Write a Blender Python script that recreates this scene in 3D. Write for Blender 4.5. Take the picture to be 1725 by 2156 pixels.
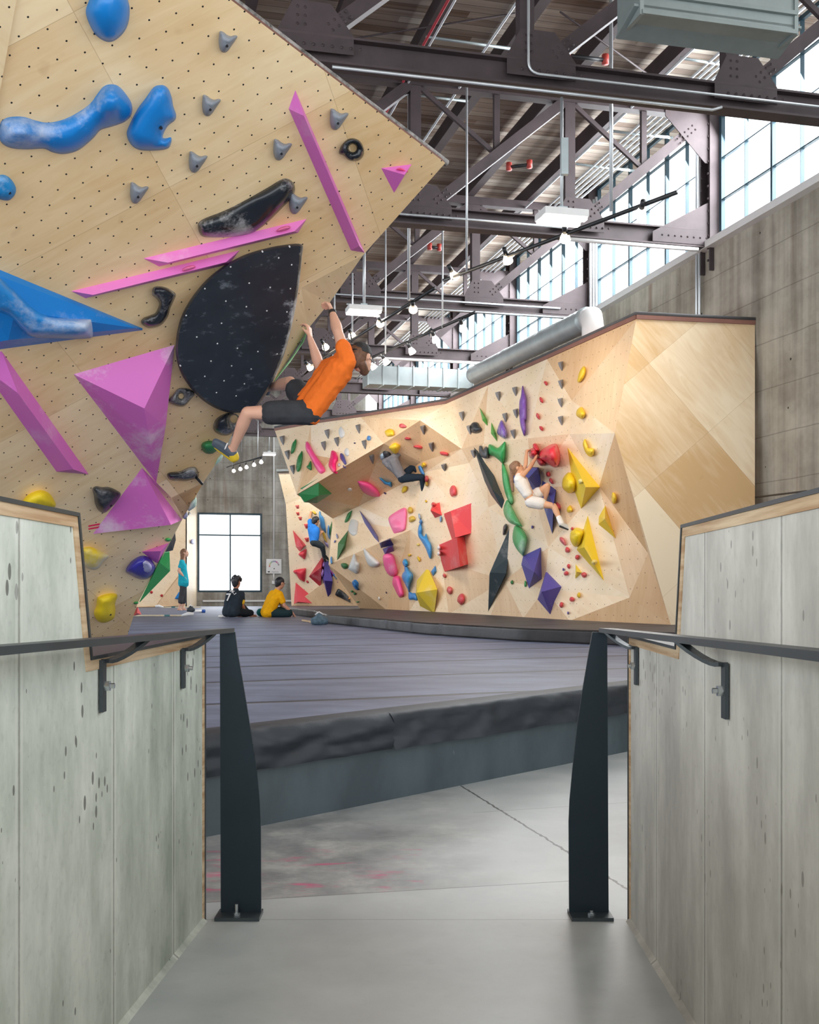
import bpy, bmesh, math, random
from mathutils import Vector, Matrix, noise as mnoise
from mathutils.bvhtree import BVHTree
from mathutils.geometry import delaunay_2d_cdt
V = Vector
for o in list(bpy.data.objects): bpy.data.objects.remove(o)
SC = bpy.context.scene
COL = SC.collection
random.seed(7)
# ---------------------------------------------------------------- camera
# photograph frame 1725 x 2156, focal length 2400 px, level camera, horizon at row 1240
F, CX, CY, H = 2400.0, 862.5, 1240.0, 1.05
cd = bpy.data.cameras.new('camera'); cam = bpy.data.objects.new('camera', cd); COL.objects.link(cam)
cam.location = (0, 0, H); cam.rotation_euler = (math.pi/2, 0, 0)
cd.sensor_fit = 'VERTICAL'; cd.sensor_height = 36.0; cd.lens = 36.0*F/2156
cd.shift_y = (CY-1078)/2156.0
cd.clip_start = 0.05; cd.clip_end = 300
SC.camera = cam
vs = SC.view_settings
vs.view_transform = 'Standard'; vs.look = 'None'; vs.gamma = 1.0; vs.use_curve_mapping = False
vs.exposure = 0.36
# ---------------------------------------------------------------- world and daylight
w = bpy.data.worlds.new('world'); SC.world = w; w.use_nodes = True
bg = w.node_tree.nodes['Background']; bg.inputs[0].default_value = (0.90, 0.955, 1.0, 1); bg.inputs[1].default_value = 2.4
def area(name, loc, target, sx, sy, power, col=(1, 1, 1)):
    l = bpy.data.lights.new(name, 'AREA'); l.shape = 'RECTANGLE'; l.size = sx; l.size_y = sy
    l.energy = power; l.color = col
    o = bpy.data.objects.new(name, l); COL.objects.link(o); o.location = loc
    o.rotation_euler = (V(target)-V(loc)).to_track_quat('-Z', 'Y').to_euler()
    return o
AX = V((-0.2442, 0.9697, 0))       # long axis of the hall
PX = V((0.9697, 0.2442, 0))        # across the hall, towards the window wall
def wallpt(Y, z): return V((4.68-0.2518*(Y-15.5), Y, z))
def trusspt(Y, s, z): return wallpt(Y, z) - PX*s
TY = [8.15, 12.4, 16.67, 20.95, 25.2, 29.5, 33.8, 38.0]
for i in range(1, len(TY)-1):
    c = (wallpt(TY[i], 7.2)+wallpt(TY[i+1], 7.2))/2 + PX*0.35
    area('daylight_clerestory', c, c-PX*5-V((0, 0, 3.2)), 3.9, 2.0, 420, (0.93, 0.97, 1.0))
# ---------------------------------------------------------------- helpers
def ray(px, py): return V(((px-CX)/F, 1.0, (CY-py)/F))
def P(px, py, Y): return V((0, 0, H)) + ray(px, py)*Y
def Pz(px, py, z):
    r = ray(px, py); return V((0, 0, H)) + r*((z-H)/r.z)
def finish(name, bm, m, parent=None, smooth=False, mats=None, keep=False):
    """link a bmesh given in world coordinates as one object whose origin is the middle of its underside"""
    me = bpy.data.meshes.new(name)
    if bm.verts:
        xs = [v.co for v in bm.verts]
        lo = V((min(c.x for c in xs), min(c.y for c in xs), min(c.z for c in xs)))
        hi = V((max(c.x for c in xs), max(c.y for c in xs), max(c.z for c in xs)))
        c = V(((lo.x+hi.x)/2, (lo.y+hi.y)/2, lo.z))
    else: c = V((0, 0, 0))
    if keep: c = V((0, 0, 0))
    bmesh.ops.translate(bm, verts=bm.verts, vec=-c)
    bm.to_mesh(me); bm.free()
    for mm in (mats or [m]): me.materials.append(mm)
    if smooth:
        for p in me.polygons: p.use_smooth = True
    o = bpy.data.objects.new(name, me); COL.objects.link(o)
    if parent is not None:
        o.parent = parent; o.location = c - WORLD[parent.name]
    else: o.location = c
    WORLD[o.name] = c
    return o
WORLD = {}
def tag(o, label=None, cat=None, group=None, kind=None):
    if label: o['label'] = label
    if cat: o['category'] = cat
    if group: o['group'] = group
    if kind: o['kind'] = kind
    return o
def thing(name, loc, label, cat, group=None):
    o = bpy.data.objects.new(name, None); COL.objects.link(o); o.location = loc; o.empty_display_size = .1
    WORLD[o.name] = V(loc)
    return tag(o, label, cat, group)
def box(bm, c, s, ax=None, ay=None, az=None, mi=0):
    ax = ax or V((1, 0, 0)); ay = ay or V((0, 1, 0)); az = az or V((0, 0, 1)); c = V(c)
    vs_ = [bm.verts.new(c+ax*(s[0]*i/2)+ay*(s[1]*j/2)+az*(s[2]*k/2)) for i in (-1, 1) for j in (-1, 1) for k in (-1, 1)]
    for f in ((0, 1, 3, 2), (4, 6, 7, 5), (0, 4, 5, 1), (2, 3, 7, 6), (0, 2, 6, 4), (1, 5, 7, 3)):
        fc = bm.faces.new([vs_[i] for i in f]); fc.material_index = mi
    return vs_
def bar(bm, a, b, wd, hd, up=None):
    """box from a to b, wd wide, hd deep"""
    a = V(a); b = V(b); d = b-a; L = d.length; d = d/L
    up = V(up) if up is not None else V((0, 0, 1))
    if abs(d.dot(up)) > .98: up = V((0, 1, 0))
    s = d.cross(up).normalized(); u = s.cross(d)
    return box(bm, (a+b)/2, (L, wd, hd), d, s, u)
def tube(bm, pts, r, n=8, cap=True):
    pts = [V(p) for p in pts]; rings = []
    rr = r if isinstance(r, (list, tuple)) else [r]*len(pts)
    pu = None
    for i, p in enumerate(pts):
        d = (pts[min(i+1, len(pts)-1)]-pts[max(i-1, 0)]).normalized()
        if pu is None:
            pu = V((0, 0, 1)) if abs(d.z) < .9 else V((0, 1, 0))
        s = d.cross(pu).normalized(); u = s.cross(d).normalized(); pu = u
        rings.append([bm.verts.new(p+(s*math.cos(2*math.pi*k/n)+u*math.sin(2*math.pi*k/n))*rr[i]) for k in range(n)])
    for a, b in zip(rings, rings[1:]):
        for k in range(n): bm.faces.new((a[k], a[(k+1) % n], b[(k+1) % n], b[k]))
    if cap:
        bm.faces.new(rings[0][::-1]); bm.faces.new(rings[-1])
def prism(bm, poly, vec):
    a = [bm.verts.new(V(p)) for p in poly]; b = [bm.verts.new(V(p)+V(vec)) for p in poly]; n = len(a)
    bm.faces.new(a); bm.faces.new(b[::-1])
    for i in range(n): bm.faces.new((a[i], b[i], b[(i+1) % n], a[(i+1) % n]))
def fixn(bm): bmesh.ops.recalc_face_normals(bm, faces=bm.faces)
def bend(p0, p1, p2, n=6, r=.15):
    """rounded corner at p1"""
    p0, p1, p2 = V(p0), V(p1), V(p2); a = p1+(p0-p1).normalized()*r; b = p1+(p2-p1).normalized()*r
    return [a*(1-t)**2+p1*2*t*(1-t)+b*t*t for t in [i/n for i in range(n+1)]]
# ---------------------------------------------------------------- materials
def srgb(h):
    if isinstance(h, str): h = [int(h[i:i+2], 16) for i in (0, 2, 4)]
    return tuple(((c/255)/12.92 if c/255 <= .04045 else ((c/255+.055)/1.055)**2.4) for c in h)+(1,)
class N:
    """small node builder"""
    def __init__(s, name):
        s.m = bpy.data.materials.new(name); s.m.use_nodes = True; s.t = s.m.node_tree
        s.b = s.t.nodes['Principled BSDF']
    def n(s, typ, **kw):
        x = s.t.nodes.new(typ)
        for k, v in kw.items(): setattr(x, k, v)
        return x
    def l(s, a, b): s.t.links.new(a, b); return a
    def math(s, op, a, b=None, c=None, clamp=False):
        x = s.n('ShaderNodeMath', operation=op, use_clamp=clamp)
        for i, v in enumerate((a, b, c)):
            if v is None: continue
            if isinstance(v, (int, float)): x.inputs[i].default_value = v
            else: s.l(v, x.inputs[i])
        return x.outputs[0]
    def coord(s, kind='Object'): return s.n('ShaderNodeTexCoord').outputs[kind]
    def geo(s): return s.n('ShaderNodeNewGeometry').outputs['Position']
    def mapping(s, v, sc=(1, 1, 1), rot=(0, 0, 0), loc=(0, 0, 0)):
        x = s.n('ShaderNodeMapping'); s.l(v, x.inputs[0])
        x.inputs['Scale'].default_value = sc; x.inputs['Rotation'].default_value = rot; x.inputs['Location'].default_value = loc
        return x.outputs[0]
    def noise(s, v, scale, detail=4, rough=.55, dist=0):
        x = s.n('ShaderNodeTexNoise'); s.l(v, x.inputs['Vector'])
        x.inputs['Scale'].default_value = scale; x.inputs['Detail'].default_value = detail
        x.inputs['Roughness'].default_value = rough; x.inputs['Distortion'].default_value = dist
        return x.outputs['Fac']
    def ramp(s, f, stops):
        x = s.n('ShaderNodeValToRGB'); s.l(f, x.inputs[0]); e = x.color_ramp.elements
        while len(e) < len(stops): e.new(.5)
        for i, (p, c) in enumerate(stops): e[i].position = p; e[i].color = c if len(c) == 4 else tuple(c)+(1,)
        return x.outputs[0]
    def fr(s, f, a, b):   # map range a..b to 0..1 clamped
        x = s.n('ShaderNodeMapRange'); s.l(f, x.inputs[0]); x.inputs[1].default_value = a; x.inputs[2].default_value = b
        return x.outputs[0]
    def mix(s, f, a, b, mode='MIX'):
        x = s.n('ShaderNodeMix', data_type='RGBA', blend_type=mode)
        if isinstance(f, (int, float)): x.inputs[0].default_value = f
        else: s.l(f, x.inputs[0])
        for i, v in ((6, a), (7, b)):
            if isinstance(v, tuple): x.inputs[i].default_value = v
            else: s.l(v, x.inputs[i])
        return x.outputs[2]
    def sep(s, v):
        x = s.n('ShaderNodeSeparateXYZ'); s.l(v, x.inputs[0]); return x.outputs
    def comb(s, x_, y_, z_=0.0):
        x = s.n('ShaderNodeCombineXYZ')
        for i, v in enumerate((x_, y_, z_)):
            if isinstance(v, (int, float)): x.inputs[i].default_value = v
            else: s.l(v, x.inputs[i])
        return x.outputs[0]
    def bump(s, f, strength=.3, dist=.01):
        x = s.n('ShaderNodeBump'); x.inputs['Strength'].default_value = strength; x.inputs['Distance'].default_value = dist
        s.l(f, x.inputs['Height']); s.l(x.outputs[0], s.b.inputs['Normal'])
    def out(s, col=None, rough=.6, metal=0.0, spec=.5):
        if col is not None:
            if isinstance(col, tuple): s.b.inputs['Base Color'].default_value = col
            else: s.l(col, s.b.inputs['Base Color'])
        if isinstance(rough, (int, float)): s.b.inputs['Roughness'].default_value = rough
        else: s.l(rough, s.b.inputs['Roughness'])
        s.b.inputs['Metallic'].default_value = metal
        s.b.inputs['Specular IOR Level'].default_value = spec
        return s.m
def mplain(name, hexc, rough=.5, metal=0.0, var=.12, scale=6.0, spec=.5):
    m = N(name); c = srgb(hexc)
    f = m.noise(m.coord(), scale, 5, .6)
    d = tuple(x*(1-var) for x in c[:3])+(1,); b = tuple(min(1, x*(1+var)) for x in c[:3])+(1,)
    col = m.ramp(f, [(.3, d), (.7, b)])
    return m.out(col, rough, metal, spec)
_hc = {}
def hold(hexc, rough=.42, chalk=.35, seed=0.0):
    """moulded climbing hold plastic with worn chalk patches"""
    k = (hexc, rough, chalk)
    if k in _hc: return _hc[k]
    m = N('hold_'+hexc); c = srgb(hexc); co = m.mapping(m.coord(), loc=(seed, seed*2, 0))
    info = m.n('ShaderNodeObjectInfo').outputs['Random']
    co2 = m.n('ShaderNodeVectorMath', operation='ADD'); m.l(co, co2.inputs[0]); m.l(m.comb(m.math('MULTIPLY', info, 37.0), info, info), co2.inputs[1])
    big = m.noise(co2.outputs[0], 2.2, 3, .5); fine = m.noise(co2.outputs[0], 26, 5, .7)
    f = m.math('ADD', m.math('MULTIPLY', big, .8), m.math('MULTIPLY', fine, .25))
    f = m.fr(f, .62-.12*chalk, .9-.12*chalk)
    f = m.math('MULTIPLY', f, min(1, chalk*1.6))
    col = m.mix(f, c, srgb('e8e4e2'))
    m.bump(fine, .12, .004)
    r = m.math('ADD', m.math('MULTIPLY', f, .35), rough, clamp=True)
    m.out(col, r); _hc[k] = m.m; return m.m
def line_mask(m, xy, p, q, wdt, seg=True):
    """1 on the straight joint p-q (metres), 0 elsewhere"""
    p = V((p[0], p[1])); q = V((q[0], q[1])); d = (q-p); L = d.length; d = d/L; nn = V((-d.y, d.x))
    x, y = xy
    a = m.math('ADD', m.math('MULTIPLY', x, nn.x), m.math('MULTIPLY_ADD', y, nn.y, -nn.dot(p)))
    a = m.math('ABSOLUTE', a)
    f = m.math('LESS_THAN', a, wdt)
    if seg:
        t = m.math('ADD', m.math('MULTIPLY', x, d.x), m.math('MULTIPLY_ADD', y, d.y, -d.dot(p)))
        f = m.math('MULTIPLY', f, m.math('MULTIPLY', m.math('GREATER_THAN', t, 0.0), m.math('LESS_THAN', t, L)))
    return f
def plywood(name, base, dark, panel=None, rot=0.0, off=(0, 0), nuts=None, tone=.13, grainrot=0.3):
    """birch plywood in a face-plane UV in metres; panel=(w,h) of the sheets, nuts = lattice of bolt holes"""
    m = N(name); uv = m.coord('UV')
    r = m.mapping(uv, rot=(0, 0, rot), loc=(0, 0, 0))
    s = m.sep(r); x = m.math('ADD', s[0], off[0]); y = m.math('ADD', s[1], off[1])
    rnd = None
    if panel:
        fx = m.math('FLOOR', m.math('DIVIDE', x, panel[0])); fy = m.math('FLOOR', m.math('DIVIDE', y, panel[1]))
        wn = m.n('ShaderNodeTexWhiteNoise', noise_dimensions='3D'); m.l(m.comb(fx, fy, 0.0), wn.inputs[0]); rnd = wn.outputs['Value']
        gx = m.math('ADD', x, m.math('MULTIPLY', rnd, 13.0))
    else: gx = x
    g = m.mapping(m.comb(gx, y), rot=(0, 0, grainrot), sc=(1.0, 7.0, 1.0))
    gr = m.noise(g, 1.1, 5, .6, 1.6)
    cl = m.noise(m.comb(gx, y), .9, 3, .5)
    kn = m.noise(m.comb(gx, y), 5.0, 2, .5)
    f = m.math('ADD', m.math('MULTIPLY', gr, .4), m.math('MULTIPLY', cl, .6))
    if rnd is not None: f = m.math('ADD', f, m.math('MULTIPLY_ADD', rnd, tone*2, -tone))
    col = m.ramp(f, [(.28, srgb(dark)), (.66, srgb(base))])
    col = m.mix(m.math('MULTIPLY', m.fr(kn, .68, .85), .35), col, srgb('a9764a'))
    if panel:
        ex = m.math('ABSOLUTE', m.math('SUBTRACT', m.math('FRACT', m.math('DIVIDE', x, panel[0])), .5))
        ey = m.math('ABSOLUTE', m.math('SUBTRACT', m.math('FRACT', m.math('DIVIDE', y, panel[1])), .5))
        e = m.math('MAXIMUM', m.math('GREATER_THAN', ex, .5-.0018/panel[0]*1.0), m.math('GREATER_THAN', ey, .5-.0018/panel[1]))
        col = m.mix(m.math('MULTIPLY', e, .45), col, srgb('8a6238'))
    if nuts:
        (ax_, ay_), (bx_, by_), (ox, oy), rad, mindist = nuts
        det = ax_*by_-ay_*bx_; u = m.sep(uv)
        X = m.math('SUBTRACT', u[0], ox); Y = m.math('SUBTRACT', u[1], oy)
        a = m.math('ADD', m.math('MULTIPLY', X, by_/det), m.math('MULTIPLY', Y, -bx_/det))
        b = m.math('ADD', m.math('MULTIPLY', X, -ay_/det), m.math('MULTIPLY', Y, ax_/det))
        da = m.math('SUBTRACT', a, m.math('ROUND', a)); db = m.math('SUBTRACT', b, m.math('ROUND', b))
        dx = m.math('ADD', m.math('MULTIPLY', da, ax_), m.math('MULTIPLY', db, bx_))
        dy = m.math('ADD', m.math('MULTIPLY', da, ay_), m.math('MULTIPLY', db, by_))
        d = m.math('SQRT', m.math('ADD', m.math('MULTIPLY', dx, dx), m.math('MULTIPLY', dy, dy)))
        col = m.mix(m.math('LESS_THAN', d, rad), col, srgb('1d1612'))
    m.out(col, .5, 0, .35)
    return m.m
def concrete(name, c1, c2, c3, stretch=(1, 1, 1), scale=1.4, pits=True, rough=.75, seam=None, pitc='4c4a44'):
    m = N(name); g = m.geo()
    v = m.mapping(g, sc=stretch)
    a = m.noise(v, scale, 6, .62); b = m.noise(g, scale*.45, 3, .5); c = m.noise(g, 40, 3, .6)
    e = m.noise(m.mapping(g, sc=(1, 1, .55)), 7.0, 6, .65)
    f = m.math('ADD', m.math('MULTIPLY', a, .45), m.math('ADD', m.math('MULTIPLY', b, .2), m.math('MULTIPLY', e, .35)))
    col = m.ramp(f, [(.38, srgb(c1)), (.5, srgb(c2)), (.6, srgb(c3))])
    col = m.mix(m.math('MULTIPLY', m.fr(c, .55, .8), .18), col, srgb(pitc))
    if pits:
        vo = m.n('ShaderNodeTexVoronoi'); m.l(m.mapping(g, sc=(1.0, 1.0, .5)), vo.inputs['Vector']); vo.inputs['Scale'].default_value = 32
        sz = m.noise(g, 3.1, 2, .5)
        p = m.math('LESS_THAN', vo.outputs['Distance'], m.math('MULTIPLY', m.fr(sz, .46, .66), .26))
        col = m.mix(m.math('MULTIPLY', p, .8), col, srgb(pitc))
    if seam:
        y0, pitch = seam; Y = m.sep(g)[1]
        fr_ = m.math('FRACT', m.math('DIVIDE', m.math('SUBTRACT', Y, y0-pitch/2), pitch))
        d = m.math('ABSOLUTE', m.math('SUBTRACT', fr_, .5))
        wob = m.math('MULTIPLY', m.noise(g, 30, 3, .7), .014)
        col = m.mix(m.math('MULTIPLY', m.math('LESS_THAN', d, wob), .55), col, srgb('6a655a'))
        lt = m.math('LESS_THAN', m.math('ABSOLUTE', m.math('SUBTRACT', d, .022)), .010)
        col = m.mix(m.math('MULTIPLY', lt, .35), col, srgb('e2e2da'))
    m.bump(m.math('ADD', a, m.math('MULTIPLY', c, .3)), .18, .01)
    m.out(col, rough); return m.m
M = {}
M['steel'] = mplain('blackened_steel', '3c4347', .42, .35, .25, 3)
M['steelpost'] = mplain('blue_black_steel', '1c2b34', .4, .35, .25, 2.2)
M['truss'] = mplain('old_dark_truss_steel', '473c3e', .55, .2, .3, 2)
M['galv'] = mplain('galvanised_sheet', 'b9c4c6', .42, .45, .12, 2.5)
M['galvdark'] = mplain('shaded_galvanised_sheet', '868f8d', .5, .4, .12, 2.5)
M['pipe'] = mplain('zinc_conduit', 'c9cdd0', .35, .55, .08, 4)
M['white'] = mplain('white_painted_metal', 'e6e4e2', .4, 0, .03)
M['blackmetal'] = mplain('black_painted_metal', '2b2c2e', .4, .2, .1)
M['redpaint'] = mplain('red_coupling_paint', 'b2433a', .5)
M['winframe'] = mplain('teal_window_steel', '28424d', .5, .1, .1)
M['chrome'] = mplain('bright_bolt', 'c6ccd0', .25, .9, .05)
M['plyedge'] = None
def ply_edge():
    m = N('plywood_edge'); v = m.mapping(m.geo(), sc=(1.2, 1.2, 30)); a = m.noise(v, 2.0, 4, .6)
    return m.out(m.ramp(a, [(.35, srgb('b28d66')), (.65, srgb('dcc3a0'))]), .6)
M['plyedge'] = ply_edge()
M['brownlip'] = mplain('brown_stained_edge', '82574a', .55, 0, .12, 5)
def foam():
    m = N('worn_grey_foam_edge'); a = m.noise(m.geo(), 14, 5, .7)
    return m.out(m.ramp(a, [(.35, srgb('3b3733')), (.6, srgb('a09a96'))]), .8)
M['foam'] = foam()
M['rampwall_l'] = concrete('cast_concrete_greenish', '9aa195', 'bfc5b9', 'dde0d6', (3.2, 2.0, .3), 1.5, True, .7, (2.041, .585))
M['rampwall_r'] = concrete('cast_concrete_warm', 'a39f99', 'c2bfb7', 'dad7cf', (3.2, 2.0, .3), 1.5, True, .7, (1.988, .585), '8a857c')
def glass():
    m = N('clear_window_glass'); t = m.n('ShaderNodeBsdfTransparent'); gl = m.n('ShaderNodeBsdfGlossy'); gl.inputs['Roughness'].default_value = .02
    mx = m.n('ShaderNodeMixShader'); mx.inputs[0].default_value = .05; m.l(t.outputs[0], mx.inputs[1]); m.l(gl.outputs[0], mx.inputs[2])
    m.l(mx.outputs[0], m.t.nodes['Material Output'].inputs[0]); return m.m
M['glass'] = glass()
def emit(name, col, s):
    m = N(name); m.b.inputs['Emission Color'].default_value = srgb(col); m.b.inputs['Emission Strength'].default_value = s
    m.b.inputs['Base Color'].default_value = srgb(col); return m.m
M['tubelight'] = emit('lit_led_panel', 'fff6ee', 5.0)
M['bulb'] = emit('lit_spot_bulb', 'ffe9c8', 9.0)
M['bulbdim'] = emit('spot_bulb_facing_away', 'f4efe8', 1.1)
# ================================================================ floor and ramp
def floor_mat():
    m = N('polished_concrete_floor'); g = m.geo(); s = m.sep(g); x, y = s[0], s[1]
    a = m.noise(g, 1.6, 7, .62); b = m.noise(g, .7, 3, .5); c = m.noise(g, 24, 4, .6)
    f = m.math('ADD', m.math('MULTIPLY', a, .55), m.math('MULTIPLY', b, .45))
    col = m.ramp(f, [(.35, srgb('a2a8a8')), (.52, srgb('bdc1c0')), (.68, srgb('d4d6d2'))])
    # older, darker slab beyond the joint
    side = m.math('GREATER_THAN', m.math('SUBTRACT', y, m.math('MULTIPLY_ADD', x, .2234, 3.969)), 0.0)
    patch = m.math('MULTIPLY', side, m.fr(m.math('MULTIPLY_ADD', a, 1.6, m.math('MULTIPLY', x, -1.0)), .35, 1.1))
    old = m.ramp(m.noise(g, 4.0, 6, .7), [(.36, srgb('6e6f71')), (.52, srgb('939492')), (.66, srgb('b9b8b3'))])
    col = m.mix(m.math('MULTIPLY', patch, .85), col, old)
    pk = m.fr(m.noise(m.mapping(g, sc=(1.4, 5, 1)), 2.6, 4, .7), .55, .68)
    zone = m.math('MULTIPLY', m.math('MULTIPLY', side, m.math('LESS_THAN', x, .05)), m.math('LESS_THAN', y, 4.62))
    col = m.mix(m.math('MULTIPLY', m.math('MULTIPLY', pk, zone), .75), col, srgb('d6447c'))
    wob = m.math('MULTIPLY', m.math('SUBTRACT', m.noise(g, 18, 3, .7), .5), .03)
    xw = m.math('ADD', x, wob)
    for p, q, wd, st in (((-3, 3.62), (3, 3.62), .003, .45), ((-.494, 3.859), (.70, 4.126), .004, .6), ((-3, 3.30), (-.494, 3.859), .004, .6), ((.20, 6.4), (.80, 3.826), .006, .85), ((.30, 5.35), (2.2, 5.98), .0035, .5), ((.80, 3.826), (1.1, 2.5), .006, .8)):
        col = m.mix(m.math('MULTIPLY', line_mask(m, (xw if wd > .005 else x, y), p, q, wd), st), col, srgb('45433f'))
    col = m.mix(m.math('MULTIPLY', m.fr(c, .6, .8), .12), col, srgb('77756f'))
    r = m.math('MULTIPLY_ADD', a, .35, .22)
    m.bump(c, .05, .004)
    return m.out(col, r)
bm = bmesh.new()
XL, XR, YE = -.652, .698, 3.62
def rampz(Y): return .024*(YE-Y) if Y < YE else 0.0
def inner(side, Y): return (XL if side < 0 else XR) - .03*(YE-Y)
rows = []
for Y in (-2.0, YE, 46.0):
    rows.append([bm.verts.new((x, Y, rampz(Y))) for x in (-26, 14)])
for a, b in zip(rows, rows[1:]): bm.faces.new((a[0], a[1], b[1], b[0]))
tag(finish('floor', bm, floor_mat(), keep=True), kind='structure')
# ---- ramp side walls: concrete core with plywood edge and steel cap, raking step
LOW, HIGH, TH = .905, 1.208, .20
def ramp_wall(name, side, Ystep_lo, Ystep_hi, mat):
    root_bm = bmesh.new()
    out = side
    def prof(off):
        # outline of the wall face (Y, z), inset by off from the free edges
        return [(-.5, rampz(-.5)-.02), (YE-off, -.02), (YE-off, LOW-off), (Ystep_lo-off*1.0, LOW-off), (Ystep_hi-off, HIGH-off), (-.5, HIGH-off)]
    def slab(bm_, off, x0, x1):
        pr = prof(off)
        a = [bm_.verts.new((inner(side, y)+side*x0, y, z)) for y, z in pr]; b = [bm_.verts.new((inner(side, y)+side*x1, y, z)) for y, z in pr]
        bm_.faces.new(a); bm_.faces.new(b[::-1]); n = len(a)
        for i in range(n): bm_.faces.new((a[i], b[i], b[(i+1) % n], a[(i+1) % n]))
        fixn(bm_)
    slab(root_bm, .031, .0, TH)
    core = tag(finish(name, root_bm, mat), kind='structure')
    def ring(o0, o1, x0, x1, nm, mm):
        bm_ = bmesh.new(); p0 = prof(o0); p1 = prof(o1)
        idx = [1, 2, 3, 4, 5]
        for i, j in zip(idx, idx[1:]):
            q = []
            for (y, z) in (p0[i], p0[j], p1[j], p1[i]): q.append((y, z))
            a = [bm_.verts.new((inner(side, y)+side*x0, y, z)) for y, z in q]; b = [bm_.verts.new((inner(side, y)+side*x1, y, z)) for y, z in q]
            bm_.faces.new(a); bm_.faces.new(b[::-1])
            for k in range(4): bm_.faces.new((a[k], b[k], b[(k+1) % 4], a[(k+1) % 4]))
        fixn(bm_)
        return finish(nm, bm_, mm, core)
    ring(.008, .031, -.003, TH+.003, 'plywood_edge', M['plyedge'])
    ring(0, .008, -.006, TH+.006, 'steel_cap', M['steel'])
    # coved base
    bm_ = bmesh.new()
    for y0, y1 in ((-.5, YE-.02),):
        q = [V((inner(side, y)-side*d, y, rampz(y)+zz)) for y in (y0, y1) for d, zz in ((0, .012), (.014, 0), (0, 0))]
        vv = [bm_.verts.new(p) for p in q]
        bm_.faces.new((vv[0], vv[1], vv[4], vv[3])); bm_.faces.new((vv[0], vv[2], vv[1])); bm_.faces.new((vv[3], vv[4], vv[5]))
    fixn(bm_)
    finish('cove', bm_, mat, core)
ramp_wall('wall_left', -1, 2.452, 2.366, M['rampwall_l'])
ramp_wall('wall_right', 1, 2.884, 2.809, M['rampwall_r'])
# ---- handrails
def handrail(side, label, brY):
    YP = 3.66
    x_out = -.6090 if side < 0 else .640
    def rx(Y): return (-.586 if side < 0 else .632) - .03*(YP-Y)
    def rz(Y): return .923+.020*(YP-Y)
    t = thing('handrail', (rx(YP), YP, 0), label, 'handrail', 'ramp handrails')
    bm = bmesh.new(); bar(bm, (rx(.3), .3, rz(.3)-.006), (rx(YP)+0, YP+.006, rz(YP)-.006), .046, .014)
    bmesh.ops.bevel(bm, geom=bm.edges[:], offset=.002, segments=1)
    finish('rail', bm, M['steel'], t)
    # tapered plate post
    if side < 0:
        pts = [(463, 1331), (495, 1331), (500, 1372), (512, 1440), (525, 1520), (540, 1618), (547, 1690), (549, 1730), (550, 1921), (465, 1921)]
    else:
        pts = [(1248, 1331), (1279, 1331), (1282, 1921), (1199, 1921), (1198, 1730), (1200, 1685), (1206, 1620), (1217, 1520), (1230, 1435), (1240, 1375)]
    bm = bmesh.new(); prism(bm, [P(a, b, YP) for a, b in pts], (0, .0095, 0)); fixn(bm)
    post = finish('post', bm, M['steelpost'], t)
    a0, a1 = (460, 550) if side < 0 else (1200, 1284)
    bm = bmesh.new(); c0, c1 = P(a0, 1930, YP), P(a1, 1930, YP)
    box(bm, ((c0.x+c1.x)/2, YP-.012, .006), (c1.x-c0.x+.004, .105, .012)); bmesh.ops.bevel(bm, geom=bm.edges[:], offset=.0015, segments=1)
    pl = finish('base_plate', bm, M['steel'], post)
    bm = bmesh.new(); cx = (c0.x+c1.x)/2+(-.005 if side < 0 else .0)
    hh = .036 if side < 0 else .016
    tube(bm, [(cx, YP-.035, .010), (cx, YP-.035, .020)], .011, 6); tube(bm, [(cx, YP-.035, .020), (cx, YP-.035, .012+hh)], .0055, 10); fixn(bm)
    finish('anchor_bolt', bm, M['chrome'], pl)
    # bent flat brackets
    for Y in brY:
        wx = inner(side, Y)-side*.003
        bm = bmesh.new()
        zt = rz(Y)-.065
        # vertical leg on the wall
        box(bm, (wx-side*.004, Y, zt-.045), (.008, .030, .115))
        # arm: sweeps along the ramp, rising to the underside of the rail
        path = []
        for i in range(9):
            u = i/8; sm = u*u*(3-2*u)
            path.append(V((wx-side*(.006+.060*sm)+0, Y+.17*u, zt+.010+.048*sm-.012*math.sin(u*math.pi))))
        for q0, q1 in zip(path, path[1:]): bar(bm, q0, q1+(q1-q0)*.08, .024, .008)
        fixn(bm)
        b = finish('bracket', bm, M['steel'], t)
        bm = bmesh.new(); tube(bm, [(wx-side*.006, Y, zt-.045), (wx-side*.020, Y, zt-.045)], .012, 6); tube(bm, [(wx-side*.018, Y, zt-.045), (wx-side*.030, Y, zt-.045)], .006, 8); fixn(bm)
        finish('bolt', bm, M['chrome'], b)
handrail(-1, 'flat steel handrail with tapered plate post on the left side of the ramp', (2.52, 3.30))
handrail(1, 'flat steel handrail with tapered plate post on the right side of the ramp', (2.36, 3.45))
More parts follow.
